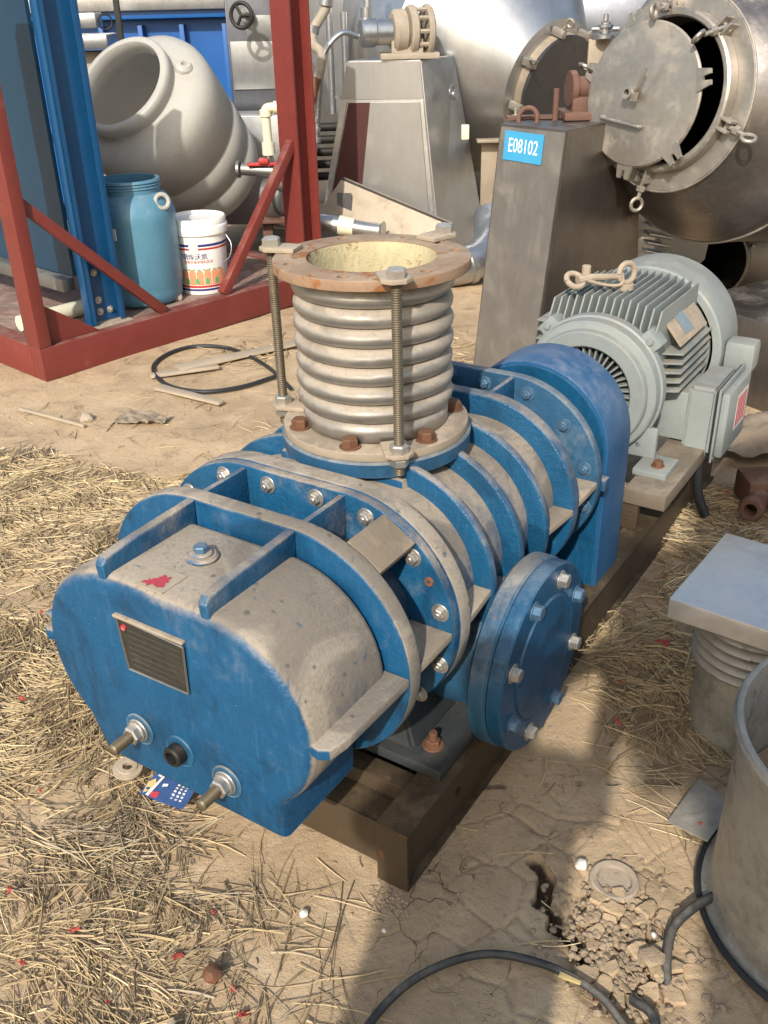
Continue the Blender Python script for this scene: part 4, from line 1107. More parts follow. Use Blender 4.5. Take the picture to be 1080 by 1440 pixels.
# nameplate, tilted slightly off the face
bm = bmesh.new()
q = [Vector((-.004, -.087, .657)), Vector((-.004, .070, .650)), Vector((-.003, .066, .549)), Vector((-.003, -.078, .546))]
A = [bm.verts.new(p) for p in q]; B = [bm.verts.new(Vector((-.0005, p.y, p.z))) for p in q]
bm.faces.new(A); bm.faces.new(B)
for i in range(4): bm.faces.new((A[i], A[(i + 1) % 4], B[(i + 1) % 4], B[i]))
npl = ad('nameplate', bm, 'plate dark', parent=cover)
bm = bmesh.new()
for i in range(4):
    tube(bm, [q[i] + Vector((-.001, 0, 0)), q[(i + 1) % 4] + Vector((-.001, 0, 0))], .0022, 6)
for k in range(7):
    z = .636 - k * .0125; box(bm, (-.0045, -.070 + .001 * k, z), (-.0041, .060, z + .0006))
ad('engraved_lines', bm, 'stainless dull', parent=cover)
bm = bmesh.new(); box(bm, (-.010, -.092, .658), (.0, .074, .6635), .002); ad('plate_ledge', bm, 'dusty flange', parent=cover)
bm = bmesh.new(); disc(bm, .006, 0, .0012, (-.0045, -.072, .640), (-1, 0, 0), 12); ad('red_mark', bm, 'sticker red', parent=cover)
# studs
def stud(y, z, L):
    bm = bmesh.new(); disc(bm, .034, 0, .004, (0, y, z), (-1, 0, 0), 32); p1 = ad('stud_seat', bm, 'blue worn paint', parent=cover)
    bm = bmesh.new(); disc(bm, .024, .004, .008, (0, y, z), (-1, 0, 0), 24, .001); disc(bm, .021, .008, .014, (0, y, z), (-1, 0, 0), 24, .001); lathe(bm, [(0, .014), (.019, .014), (.019, .026), (.016, .029), (0, .029)], 6, (0, y, z), (-1, 0, 0)); ad('nut', bm, 'zinc bolt', parent=cover)
    bm = bmesh.new(); pr = [(0, .02)]
    n = int(L / .0025)
    for k in range(n): h = .02 + k * .0025; pr += [(.0098, h), (.0115, h + .00125)]
    pr += [(.0098, .02 + L), (0, .021 + L)]
    lathe(bm, pr, 14, (0, y, z), (-1, 0, 0)); ad('threaded_stud', bm, 'threaded rod steel', parent=cover, smooth=60)
stud(-.083, .402, .052); stud(.128, .376, .052)
bm = bmesh.new(); lathe(bm, [(0, .002), (.013, .002), (.013, .026), (.018, .026), (.0205, .023), (.0205, 0)], 28, (0, .018, .395), (-1, 0, 0)); ad('oil_port', bm, 'dark steel', parent=cover)
bm = bmesh.new(); disc(bm, .034, 0, .0035, (0, .018, .395), (-1, 0, 0), 32); ad('port_seat', bm, 'blue cover paint', parent=cover)
bm = bmesh.new(); disc(bm, .014, 0, .02, (.03, -.302 + .006, .56), (0, -1, 0), 16); disc(bm, .009, .02, .035, (.03, -.296, .56), (0, -1, 0), 12); ad('drain_plug', bm, 'galvanised', parent=cover)
# chamber 1
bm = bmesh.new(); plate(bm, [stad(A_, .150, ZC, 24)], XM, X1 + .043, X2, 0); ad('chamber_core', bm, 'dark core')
def struts(x0, x1, Ro, Ri, mat='blue cast paint'):
    for s in (-1, 1):
        bm = bmesh.new(); box(bm, (x0, s * A_ - .006, ZC + Ri), (x1, s * A_ + .006, ZC + Ro), .002); ad('strut', bm, mat)
        bm = bmesh.new(); y = sorted((s * (A_ + Ri), s * (A_ + Ro))); box(bm, (x0, y[0], ZC - .008), (x1, y[1], ZC + .008), .002); ad('strut', bm, 'dusty flange' if s > 0 else mat, label='horizontal dust covered strut')
struts(X1 + .0425, X2 - .0005, RF - .004, .148)
bm = bmesh.new(); box(bm, (X1 + .0425, -.055, -.012), (X2 - .0005, .055, .012), .004)
cm = Vector((0, A_ + .232 * math.cos(R_(58)), ZC + .232 * math.sin(R_(58))))
for v in bm.verts: 
    x = v.co.x; p = Matrix.Rotation(R_(58 - 90), 3, 'X') @ Vector((0, v.co.y * .75, v.co.z)); v.co = Vector((x, p.y + cm.y, p.z + cm.z))
ad('inspection_cover', bm, 'dust plate')
# debris inside
bm = bmesh.new()
for k in range(9):
    box(bm, (X1 + .06 + random.random() * .06, -.09 + k * .022, ZC + .152), (X1 + .10 + random.random() * .04, -.06 + k * .022, ZC + .165 + random.random() * .012), .002, Matrix.Rotation(random.random(), 3, 'Z'))
ad('debris', bm, 'dust plate', kind='stuff')
# bolted plate + body flange
bm = bmesh.new(); plate(bm, [stad(A_, RF, ZC, 40)], XM, X2, X2 + .022, .003); ad('end_plate', bm, 'blue cast paint', smooth=40)
bm = bmesh.new(); plate(bm, [stad(A_, RF + .002, ZC, 40)], XM, X2 + .0225, X3, .004); ad('body_flange', bm, 'blue dusty cover', smooth=40)
for y, z in ((-.178, .746), (-.062, .752), (.058, .754), (.174, .743), (.277, .686), (.337, .582), (-.285, .68), (-.34, .57), (.337, .46), (.29, .37)):
    bl_.inst('bolt', BOLT_Z, (X2, y, z - .006), (-1, 0, 0), spin=random.random())
bm = bmesh.new(); lathe(bm, [(.004, .0), (.004, .003), (.009, .003), (.010, .0)], 16, (X2, .312, .637), (-1, 0, 0)); ad('bolt_hole', bm, 'rusty bolt')
# body
bm = bmesh.new(); plate(bm, [stad(A_, .196, ZC, 32)], XM, X3 + .0005, X5, 0); body = ad('body', bm, 'blue body paint', smooth=40)
for x in (.585, .715, .845):
    bm = bmesh.new(); plate(bm, [stad(A_, .240, ZC, 40), stad(A_, .190, ZC, 40)], XM, x - .011, x + .011, .005); ad('body_rib', bm, 'blue cast paint', smooth=40)
bm = bmesh.new(); plate(bm, [stad(A_, RF, ZC, 40)], XM, X5 + .0005, X5 + .039, .005); ad('rear_flange', bm, 'blue cast paint', smooth=40)
for (x0, x1, ro) in ((X3 + .0008, .5735, .238), (.8565, X5, .238)):
    bm = bmesh.new(); plate(bm, [[(x0, A_ + .19), (x1, A_ + .19), (x1, A_ + (RF if x1 > .9 else .236)), (x0, A_ + (RF if x0 < .5 else .236))]], ZM, ZC - .008, ZC + .008, .002); ad('side_web', bm, 'dusty flange')
# inlet neck
bm = bmesh.new(); XB = .706
lathe(bm, [(.150, .60), (.150, .715), (.188, .738), (.205, .746), (.207, .775), (.203, .779), (.12, .779)], 64, (XB, 0, 0)); ad('inlet_neck', bm, 'blue worn paint', smooth=40)
bm = bmesh.new(); box(bm, (XB - .15, -.16, .69), (XB + .15, .16, .742), .018); ad('neck_base', bm, 'blue dusty cover')
# chamber 2
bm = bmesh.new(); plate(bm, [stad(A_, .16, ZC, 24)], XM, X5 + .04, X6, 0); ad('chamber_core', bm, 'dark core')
struts(X5 + .0395, X6 - .0005, RF - .005, .158)
bm = bmesh.new(); plate(bm, [stad(A_, .243, ZC, 40)], XM, X6, X6 + .028, .004); ad('end_plate', bm, 'blue worn paint', smooth=40)
for y, z in ((-.054, .752), (.045, .745), (.163, .738), (.265, .675), (.326, .572), (.334, .468), (-.17, .74), (-.28, .67)):
    bl_.inst('bolt', BOLT_B, (X6, y, z - .006), (-1, 0, 0), spin=random.random())
bm = bmesh.new(); disc(bm, .13, X6 + .029, 1.248, (0, A_, ZC), (1, 0, 0), 36, .004); ad('bearing_housing', bm, 'blue cast paint')
bm = bmesh.new(); box(bm, (X6 + .028, .33, .50), (X6 + .06, .372, .53), .004); ad('lug', bm, 'blue worn paint')
# outlet
XF, ZF = .677, .334
bm = bmesh.new(); lathe(bm, [(.17, .18), (.155, .30), (.155, .365), (.12, .365)], 48, (XF, 0, ZF), (0, 1, 0)); ad('outlet_neck', bm, 'blue worn paint', smooth=50)
bm = bmesh.new(); disc(bm, .217, .362, .405, (XF, 0, ZF), (0, 1, 0), 64, .006); ad('outlet_flange', bm, 'blue worn paint')
bm = bmesh.new(); lathe(bm, [(0, .406), (.211, .406), (.214, .409), (.214, .436), (.210, .440), (.148, .440), (.145, .437), (.141, .437), (.138, .442), (0, .443)], 64, (XF, 0, ZF), (0, 1, 0)); blind = ad('blind_cover', bm, 'blue cover paint')
mb = mesh_of(hexbolt(.0165, .016, .0215), 'blue bolt'); mb2 = mesh_of(hexbolt(.0165, .016, .0215), 'zinc bolt')
for k in range(8):
    th = R_(90 - 22.5 - 45 * k + 1.56)
    bl_.inst('bolt', mb if k % 2 else mb2, (XF + .175 * math.cos(th), .440, ZF + .175 * math.sin(th)), (0, 1, 0), blind, spin=random.random())
# feet
bm = bmesh.new(); box(bm, (.389, -.345, .1585), (.96, .345, .186), .004); ad('foot_plate', bm, 'shaded foot paint')
bm = bmesh.new(); quadprism(bm, [(.41, -.27), (.41, .27), (.95, .27), (.95, -.27)], [(.44, -.20), (.44, .20), (.95, .20), (.95, -.20)], .186, .36, .008); ad('pedestal', bm, 'shaded foot paint')
bl_.inst('foot_bolt', mesh_of(hexbolt(.016, .014, .024, .02, .009), 'rusty bolt'), (.452, .292, .186), (0, 0, 1), spin=.3)
bl_.inst('foot_bolt', BOLT_R, (.91, .292, .186), (0, 0, 1), spin=.3)

# ---- base frame
bf = T('blower_base_frame', 'rusty brown steel channel frame under the blower and motor on earth', 'base frame', (1.2, 0, 0), MORG, flip=True)
def channel(ya, yb, x0, x1, h=.158, t=.008):
    bm = bmesh.new()
    box(bm, (x0, ya, h - t), (x1, yb, h), .0015); box(bm, (x0, ya, 0), (x1, yb, t))
    w = yb if yb > 0 else ya
    lo, hi = (yb - .022, yb - .014) if yb > 0 else (ya + .014, ya + .022)
    box(bm, (x0 + .001, lo, t), (x1, hi, h - t))
    box(bm, (x0, ya + .001, t), (x0 + .006, yb - .001, h - t))
    return bf.add('side_channel', bm, 'brown base steel')
channel(.289, .363, .227, 2.42); channel(-.363, -.289, .227, 2.42)
bm = bmesh.new(); box(bm, (.262, -.288, .0), (.268, .288, .115), .002); box(bm, (.268, -.288, .105), (.335, .288, .115), .002); bf.add('cross_member', bm, 'brown base steel')
bm = bmesh.new(); box(bm, (.336, -.288, .0), (.386, .288, .154), .003); bf.add('cross_member', bm, 'brown base steel')
for x in (1.05, 1.5): 
    bm = bmesh.new(); box(bm, (x, -.288, .0), (x + .06, .288, .154), .003); bf.add('cross_member', bm, 'brown base steel')
bm = bmesh.new(); lathe(bm, [(.0, -.001), (.010, -.001), (.010, .001), (0, .001)], 14, (.46, .351, .075), (0, 1, 0)); bf.add('bolt_hole', bm, 'dark steel')
bm = bmesh.new(); box(bm, (1.60, .285, .252), (2.38, .412, .300), .004); bf.add('motor_rail', bm, 'rail dust')
bm = bmesh.new(); box(bm, (1.60, -.21, .252), (2.38, -.085, .300), .004); bf.add('motor_rail', bm, 'rail dust')
bm = bmesh.new(); box(bm, (1.615, -.20, .160), (1.635, .33, .251), .002); bf.add('pedestal_sheet', bm, 'brown base steel')
bm = bmesh.new(); box(bm, (1.84, .345, .160), (1.99, .375, .251), .002); bf.add('leg', bm, 'dark steel')
bm = bmesh.new(); box(bm, (2.25, .345, .160), (2.37, .375, .251), .002); bf.add('leg', bm, 'dark steel')

# ---- bellows
be = T('bellows_joint', 'dusty steel bellows joint with rusty flanges on the blower inlet', 'expansion joint', (XB, 0, .779), MORG, flip=True)
bm = bmesh.new(); pr = [(.150, .80), (.156, .802), (.157, .835)]
nb = 7; z0, z1 = .842, 1.118; p_ = (z1 - z0) / nb
for k in range(nb):
    zc = z0 + p_ * (k + .5)
    for j in range(16):
        t = (1 - math.cos(PI * j / 16)) / 2
        s = math.sin(PI * t) ** .36
        pr.append((.143 + .0245 * s * (1 + .03 * math.sin(k * 2.3)))
                  if 0 else (.143 + (.0235 + .0012 * math.sin(k * 2.3)) * s, zc - p_ / 2 + p_ * t))
pr += [(.139, z1), (.15, 1.126)]
lathe(bm, pr, 96, (XB, 0, 0)); be.add('corrugated_wall', bm, 'bellows steel', smooth=80)
bm = bmesh.new(); hl = [48, 110, 165, 218, 262, 305, 352, 22]
def cpol(r, a, rr_, n=16): a = R_(a); return [(XB + r * math.cos(a) + rr_ * math.cos(2 * PI * k / n), r * math.sin(a) + rr_ * math.sin(2 * PI * k / n)) for k in range(n)]
plate(bm, [circ(.201, (XB, 0), 96), circ(.133, (XB, 0), 72)] + [cpol(.172, a, .0115) for a in hl], ZM, 1.125, 1.146, .002); tf = be.add('top_flange', bm, 'rust flange')
bm = bmesh.new(); plate(bm, [circ(.201, (XB, 0), 96), circ(.14, (XB, 0), 72)], ZM, .7795, .798, .002); lf = be.add('bottom_flange', bm, 'dusty flange')
for i, a in enumerate(hl):
    be.inst('flange_bolt', BOLT_R, (XB + .172 * math.cos(R_(a)), .172 * math.sin(R_(a)), .798), (0, 0, 1), lf, spin=a)
bm = bmesh.new(); lathe(bm, [(.1335, 1.1455), (.132, 1.14), (.131, 1.10), (.134, .80), (.0, .79)], 96, (XB, 0, 0))
for v in bm.verts:
    if .81 < v.co.z < 1.12:
        pass
be.add('inner_liner', bm, 'liner crust', smooth=80)
thr = bmesh.new(); pr = [(0, 0)]
L = .405; n = int(L / .0045)
for k in range(n): h = k * .0045; pr += [(.0088, h), (.0108, h + .00225)]
pr += [(.0088, L), (0, L)]
lathe(thr, pr, 14); thr_me = mesh_of(thr, 'threaded rod steel', 60)
nutb = bmesh.new(); lathe(nutb, [(0, 0), (.019, 0), (.0195, .003), (.0195, .014), (.016, .017), (0, .017)], 6); nut_me = mesh_of(nutb, 'zinc bolt', 30)
earb = bmesh.new(); plate(earb, [[(-.055, -.026), (.010, -.030), (.026, -.014), (.026, .014), (.010, .030), (-.055, .026)]], ZM, 0, .009, .0015); ear_me = mesh_of(earb, 'dusty flange')
def place_ear(a, z, par):
    a = R_(a)
    o = bpy.data.objects.new('ear', ear_me); COL.objects.link(o); o.parent = par
    loc = Vector((XB + .215 * math.cos(a), -.215 * math.sin(a), z)) - be.off
    o.matrix_local = Matrix.Translation(loc) @ Matrix.Rotation(-a, 4, 'Z')
for a in (135, 255, 12):
    c, s = math.cos(R_(a)), math.sin(R_(a)); px, py = XB + .219 * c, .219 * s
    r_ = be.inst('tie_rod', thr_me, (px, py, .758), (.0 if a != 255 else -.01, 0, 1), spin=0)
    place_ear(a, 1.1465, tf); place_ear(a, .7985, lf)
    be.inst('nut', nut_me, (px, py, 1.1557), (0, 0, 1), tf, spin=.4)
    be.inst('nut', nut_me, (px, py, .8077), (0, 0, 1), lf, spin=.9)
    be.inst('nut', nut_me, (px, py, .779), (0, 0, 1), lf, spin=.2)

# ---- guard
gd = T('coupling_guard', 'blue arched sheet steel coupling guard between blower and motor', 'guard', (1.34, A_, .16), MORG, flip=True)
def arch(r, zb, n=40): return [(A_ + r, zb)] + [(A_ + r * math.cos(t), .55 + r * math.sin(t)) for t in np.linspace(0, PI, n)] + [(A_ - r, zb)]
bm = bmesh.new(); plate(bm, [arch(.221, .161)], XM, 1.256, 1.425, .002); gd.add('guard_shell', bm, 'blue sheet paint', smooth=40)
bm = bmesh.new(); plate(bm, [arch(.212, .162)], XM, 1.252, 1.2555, 0); gd.add('front_sheet', bm, 'blue cover paint', smooth=40)
bm = bmesh.new()
for k in range(7):
    y = .19 + .012 * math.sin(k)
0 and gd.add('scratch_patch', (lambda b: (lathe(b, [(.2222, 0), (.2222, .045)], 8, (1.31, A_, .55), (1, 0, 0), a0=.18, a1=.42), b)[1])(bmesh.new()), 'dust plate')

# ---- motor
YMo, ZMo = .09, .525
mo = T('electric_motor', 'pale grey green finned electric motor with terminal box on base frame', 'motor', (1.95, YMo, .30), MORG, flip=True)
ma = mo.add
o3 = lambda x: (x, YMo, ZMo)
bm = bmesh.new(); lathe(bm, [(.140, .02), (.142, -.008), (.147, -.013), (.186, -.013), (.190, -.008), (.193, .012), (.209, .016), (.214, .022), (.216, .055), (.222, .06), (.222, .09), (.175, .09), (.14, .05), (.140, .02)], 72, o3(1.735), (1, 0, 0)); bell = ma('end_ring', bm, 'motor grey paint', smooth=28)
bm = bmesh.new(); disc(bm, .15, .03, .05, o3(1.735), (1, 0, 0), 40); disc(bm, .06, -.05, .05, o3(1.735), (1, 0, 0), 32); ma('end_shield', bm, 'dark steel', parent=bell)
for k in range(40):
    a = k * PI / 20
    bm = bmesh.new(); box(bm, (1.742, .085, -.003), (1.765, .150, .003))
    Rx = Matrix.Rotation(a, 3, 'X')
    for v in bm.verts: x = v.co.x; p = Rx @ Vector((0, v.co.y, v.co.z)); v.co = Vector((x, p.y + YMo, p.z + ZMo))
    ma('vent_rib', bm, 'motor fin paint', parent=bell)
bm = bmesh.new(); lathe(bm, [(0, 0), (.178, 0), (.180, .005), (.180, .46), (0, .46)], 64, o3(1.82), (1, 0, 0)); mb_ = ma('frame_body', bm, 'motor fin paint', smooth=40)
# lug corners
for a in (45, 135, 225, 315):
    bm = bmesh.new(); c, s = math.cos(R_(a)), math.sin(R_(a))
    box(bm, (1.80, -.032, .16), (1.865, .032, .250), .006)
    Rx = Matrix.Rotation(R_(a - 90), 3, 'X')
    for v in bm.verts: x = v.co.x; p = Rx @ Vector((0, v.co.y, v.co.z)); v.co = Vector((x, p.y + YMo, p.z + ZMo))
    ma('bolt_lug', bm, 'motor grey paint')
    mo.inst('bolt', mesh_of(hexbolt(.011, .010, .0), 'motor grey paint'), (1.80, YMo + .232 * c, ZMo + .232 * s), (-1, 0, 0))
def finpoly(y0):
    return None
ys = np.linspace(-.085, .258, 15)
for y in ys:
    dy = y - YMo; r2 = .178 ** 2 - dy * dy
    zb = ZMo + (math.sqrt(r2) if r2 > 0 else 0) - .004
    zt = .785 - max(0, abs(dy) - .07) * .22
    bm = bmesh.new(); plate(bm, [[(1.832, zb), (1.832, zt - .055), (1.868, zt), (2.235, zt), (2.235, zb)]], YM, y - .0026, y + .0026, .0008); ma('cooling_fin', bm, 'motor fin paint')
for s in (1, -1):
    for k in range(9):
        z = .44 + k * .030; dz = z - ZMo
        yb = math.sqrt(.178 ** 2 - dz * dz) - .004; yt = .232
        if s > 0 and (z < .50 or z > .63): continue
        x0 = 1.90 if s > 0 else 1.84
        bm = bmesh.new(); q0, q1 = YMo + s * yb, YMo + s * yt
        plate(bm, [[(x0, q0), (x0 + .03, q1), (2.235, q1), (2.235, q0)]], ZM, z - .0026, z + .0026, .0008); ma('cooling_fin', bm, 'motor fin paint')
# nameplate pad
bm = bmesh.new(); box(bm, (1.93, -.06, -.004), (2.20, .06, .004), .003)
for v in bm.verts:
    x = v.co.x; p = Matrix.Rotation(R_(-50), 3, 'X') @ Vector((0, v.co.y, v.co.z)); v.co = Vector((x, p.y + .272, p.z + .690))
npad = ma('nameplate_pad', bm, 'dusty flange')
bm = bmesh.new(); box(bm, (2.0, -.04, .005), (2.08, .04, .007))
for v in bm.verts:
    x = v.co.x; p = Matrix.Rotation(R_(-50), 3, 'X') @ Vector((0, v.co.y, v.co.z)); v.co = Vector((x, p.y + .272, p.z + .690))
ma('nameplate', bm, 'galvanised', parent=npad)
# cowl
bm = bmesh.new(); lathe(bm, [(.238, .01), (.240, .0), (.262, .0), (.268, .006), (.270, .03), (.270, .20), (.255, .235), (.20, .245), (0, .245)], 72, o3(2.25), (1, 0, 0)); cw = ma('fan_cowl', bm, 'motor grey paint', smooth=40)
bm = bmesh.new(); lathe(bm, [(.239, .005), (.239, .20), (0, .2)], 48, o3(2.25), (1, 0, 0)); ma('cowl_inside', bm, 'dark steel', parent=cw)
bm = bmesh.new(); lathe(bm, [(0, .138), (.233, .138), (.233, .15), (0, .15)], 48, o3(2.1), (1, 0, 0)); ma('rear_shield', bm, 'motor fin paint')
# terminal box
bm = bmesh.new(); box(bm, (2.0, .235, .31), (2.2, .336, .475), .006); ma('box_neck', bm, 'motor grey paint')
bm = bmesh.new(); quadprism(bm, [(1.985, .333), (1.985, .425), (2.25, .425), (2.25, .333)], [(2.0, .333), (2.0, .425), (2.24, .425), (2.24, .333)], .275, .500, .012); tbx = ma('terminal_box', bm, 'motor grey paint')
bm = bmesh.new(); box(bm, (1.978, .427, .268), (2.258, .433, .508), .002); ma('gasket', bm, 'black rubber', parent=tbx)
bm = bmesh.new(); plate(bm, [[(1.974, .264), (2.262, .264), (2.262, .512), (1.974, .512)]], YM, .4335, .440, .002)
box(bm, (1.988, .440, .278), (2.248, .468, .498), .012); lidb = ma('box_lid', bm, 'motor grey paint', parent=tbx)
bm = bmesh.new()
for k in range(5): box(bm, (2.10 + k * .022, .4695, .35), (2.111 + k * .022, .4703, .45))
ma('red_stripes', bm, 'sticker red', parent=tbx)
bm = bmesh.new(); box(bm, (2.09, .4685, .34), (2.215, .4692, .46)); ma('label', bm, 'sticker white', parent=tbx)
for x in (1.985, 2.25):
    for z in (.274, .502): mo.inst('screw', mesh_of(hexbolt(.006, .004, 0), 'galvanised'), (x, .440, z), (0, 1, 0), tbx)
bm = bmesh.new(); box(bm, (2.28, .36, .47), (2.37, .46, .57), .018); disc(bm, .03, 0, .05, (2.32, .41, .43), n=16); ma('conduit_box', bm, 'motor grey paint')
bm = bmesh.new(); disc(bm, .026, -.045, 0, (2.05, .385, .277), n=20); ma('cable_gland', bm, 'dark steel')
bm = bmesh.new(); tube(bm, smooth_path([(2.05, .385, .24), (2.05, .388, .18), (2.053, .40, .10), (2.06, .43, .03)]), .0165, 12); ma('cable', bm, 'black rubber')
# feet
for x in (1.70, 2.08):
    for s in (1, -1):
        bm = bmesh.new(); y0 = YMo + s * .225; box(bm, (x, y0 - .042, .3005), (x + .13, y0 + .062, .322), .004); ft = ma('foot', bm, 'motor grey paint')
        bm = bmesh.new(); box(bm, (x + .09, YMo + s * .12 - .02 if s > 0 else YMo - .22, .322), (x + .11, YMo + .22 if s > 0 else YMo - .10, .42), .004); ma('foot_web', bm, 'motor grey paint', parent=ft)
        mo.inst('bolt', BOLT_R, (x + .05, y0 + .02, .322), (0, 0, 1), ft, sc=.9)
# lifting eyes with shackle
bm = bmesh.new(); torus(bm, .030, .009, (2.0, .095, .83), (-.5, .85, .1), 24, 10); disc(bm, .026, -.055, -.032, (2.0, .095, .83), n=20); tube(bm, [(2.0, .095, .78), (2.0, .095, .80)], .012, 10); ma('lifting_eye', bm, 'dusty flange')
bm = bmesh.new(); torus(bm, .027, .009, (1.86, -.02, .825), (-.3, .5, .8), 24, 10)
tube(bm, [(1.86, -.01, .825), (1.90, .015, .828), (1.985, .085, .822)], [.014, .012, .009], 10); disc(bm, .014, 0, .05, (1.90, .0, .815), (0, 0, 1), 10); tube(bm, smooth_path([(1.87, .0, .83), (1.92, .05, .806), (1.97, .09, .80), (1.99, .085, .83)]), .005, 8)
sh = solo('lifting_shackle', bm, 'dusty flange', 'dusty pale lifting shackle lying on top of the motor fins', 'shackle')
for v in sh.data.vertices: v.co.y *= -1
sh.data.flip_normals(); sh.matrix_world = MORG

# ================================================================== SMALL THINGS ON THE GROUND
bm = bmesh.new(); lathe(bm, [(.012, 0), (.034, 0), (.036, .003), (.035, .008), (.024, .009), (.022, .012), (.012, .012), (.011, .006), (.012, 0)], 40, d=(.1, .05, 1))
solo('steel_washer', bm, 'dusty flange', 'thick dusty steel washer lying on straw by the gear cover', 'washer', (-.612, 1.68, .03), (R_(8), R_(-6), 0))
bm = bmesh.new(); lathe(bm, [(.033, -.004), (.036, .004), (.046, .006), (.050, .003), (.052, -.004)], 40); lathe(bm, [(0, -.002), (.033, -.003)], 24)
solo('buried_ring', bm, 'dusty flange', 'half buried steel ring in the cracked earth patch', 'ring', (.452, 1.352, .0015), (.03, .03, 0))
cd = T('printed_card', 'crumpled dark blue printed card on the ground under the gear cover', 'card', (-.50, 1.61, .03), Matrix())
cA, cB, cC, cD = Vector((-.535, 1.665, .045)), Vector((-.432, 1.612, .05)), Vector((-.462, 1.548, .03)), Vector((-.572, 1.605, .025))
bm = bmesh.new(); n = 8; G = [[cA.lerp(cB, i / n).lerp(cD.lerp(cC, i / n), j / n) + Vector((0, 0, .006 * noise.noise((i * .6, j * .6, 4.)))) for j in range(n + 1)] for i in range(n + 1)]
V = [[bm.verts.new(p) for p in r] for r in G]
for i in range(n):
    for j in range(n): bm.faces.new((V[i][j], V[i + 1][j], V[i + 1][j + 1], V[i][j + 1]))
cobj = cd.add('card_sheet', bm, 'card blue')
def cpt(u, v, h=.0015):
    x = u * n; y = v * n; i = min(int(x), n - 1); j = min(int(y), n - 1); fx, fy = x - i, y - j
    return G[i][j].lerp(G[i + 1][j], fx).lerp(G[i][j + 1].lerp(G[i + 1][j + 1], fx), fy) + Vector((0, 0, h))
def cpatch(name, quads, mat):
    bm = bmesh.new()
    for qd in quads: bm.faces.new([bm.verts.new(cpt(*p)) for p in qd])
    cd.add(name, bm, mat)
cpatch('yellow_picture', [[(.0, .55), (.10, .35), (.17, .5), (.16, .8), (.06, .95)]], 'card yellow')
cpatch('white_fold', [[(.24, .0), (.28, .02), (.20, .98), (.14, .98)], [(.12, .12), (.20, .12), (.19, .28), (.11, .28)], [(.32, .45), (.42, .40), (.43, .48), (.33, .55)]], 'sticker white')
cpatch('text_lines', [[(.62 + r * .10, .30 + k * .11), (.67 + r * .10, .30 + k * .11), (.67 + r * .10, .36 + k * .11), (.62 + r * .10, .36 + k * .11)] for r in range(3) for k in range(5)], 'sticker white')
cpatch('pink_print', [[(.40, .12), (.50, .10), (.52, .22), (.42, .25)], [(.20, .80), (.36, .72), (.38, .95), (.22, .97)]], 'sticker red')
rock('pebble', (-.180, 1.289, .0), .009, 'small white pebble on bare earth in front of blower', 'white stone', 'pebble', (1, 1, .8), 1, 2, .2)
rock('pebble', (.392, 1.392, .0), .013, 'white pebble beside the dark pit in the cracked earth', 'white stone', 'pebble', (1, 1, .8), 5, 2, .3)
rock('pebble', (.498, 1.22, .002), .006, 'tiny white pebble right of the crumbled earth', 'white stone', 'pebble', (1, 1, .8), 6, 1, .3)
rock('pebble', (-.02, 1.245, .002), .005, 'tiny pale pebble in front of the channel end', 'white stone', 'pebble', (1, 1, .8), 7, 1, .3)
rock('stone', (-1.295, 3.89, 0), .028, 'pale round stone alone on bare ground left of the blower', seed=8, sub=3, mat='stone')
rock('clod', (.478, 1.165, .008), .026, 'flat angular clod on top of the crumbled earth', 'clod', 'clod', (1.1, .9, .45), 12, 1, .25)
def bar(name, p, q, wd, th, mat, label, cat, grp=None):
    p, q = Vector(p), Vector(q); d = q - p; bm = bmesh.new(); box(bm, (0, -wd / 2, -th / 2), (d.length, wd / 2, th / 2), min(wd, th) * .2)
    bm2 = bm
    for v in bm.verts: v.co.z += .006 * noise.noise((v.co.x * 8, 1, 1)); v.co.y *= 1 - .35 * (v.co.x / d.length)
    o = solo(name, bm, mat, label, cat, p, group=grp)
    o.rotation_euler = d.to_track_quat('X', 'Z').to_euler(); return o
bar('plank', (-1.05, 4.25, .012), (-.72, 4.02, .012), .06, .012, 'wood grey', 'flat grey wooden strip just below the cable loop', 'plank')
bar('plank', (-1.12, 4.40, .014), (-.80, 4.50, .02), .05, .014, 'wood grey', 'short wooden strip inside the cable loop', 'plank')
bar('plank', (-1.0, 4.48, .02), (-.25, 4.95, .02), .09, .012, 'wood grey', 'long pale wooden strip crossing behind the cable loop', 'plank')
bar('stick', (-1.62, 4.0, .02), (-1.28, 3.80, .01), .018, .012, 'wood grey', 'pale thin stick beside the round stone', 'stick')
rg2 = bmesh.new(); bmesh.ops.create_grid(rg2, x_segments=24, y_segments=14, size=1)
for v in rg2.verts:
    x, y = v.co.x, v.co.y; v.co = Vector((x * .11, y * .05 * (1 - .3 * x), .012 + .035 * abs(noise.noise((x * 2.2, y * 1.6, 7.))) + .006 * noise.noise((x * 8, y * 8, 2.))))
solo('rag', rg2, 'cloth tan', 'small crumpled brown rag on bare ground left of the blower', 'rag', (-1.04, 3.86, 0), (0, 0, -.2), smooth=60)
bar('stick', (-.36, .90, .012), (-.40, 1.06, .014), .022, .016, 'wood grey', 'grey weathered stick in the straw at the bottom edge', 'stick')
rock('apple_core', (-.34, 1.15, .01), .018, 'small reddish brown fruit core in the straw at bottom left', 'rusty bolt', 'fruit core', (1, 1, .9), 2, 2, .3)
bar('yellow_chip', (.298, 1.125, .028), (.333, 1.105, .030), .012, .003, 'card yellow', 'small yellow chip lying on the black hose', 'chip')

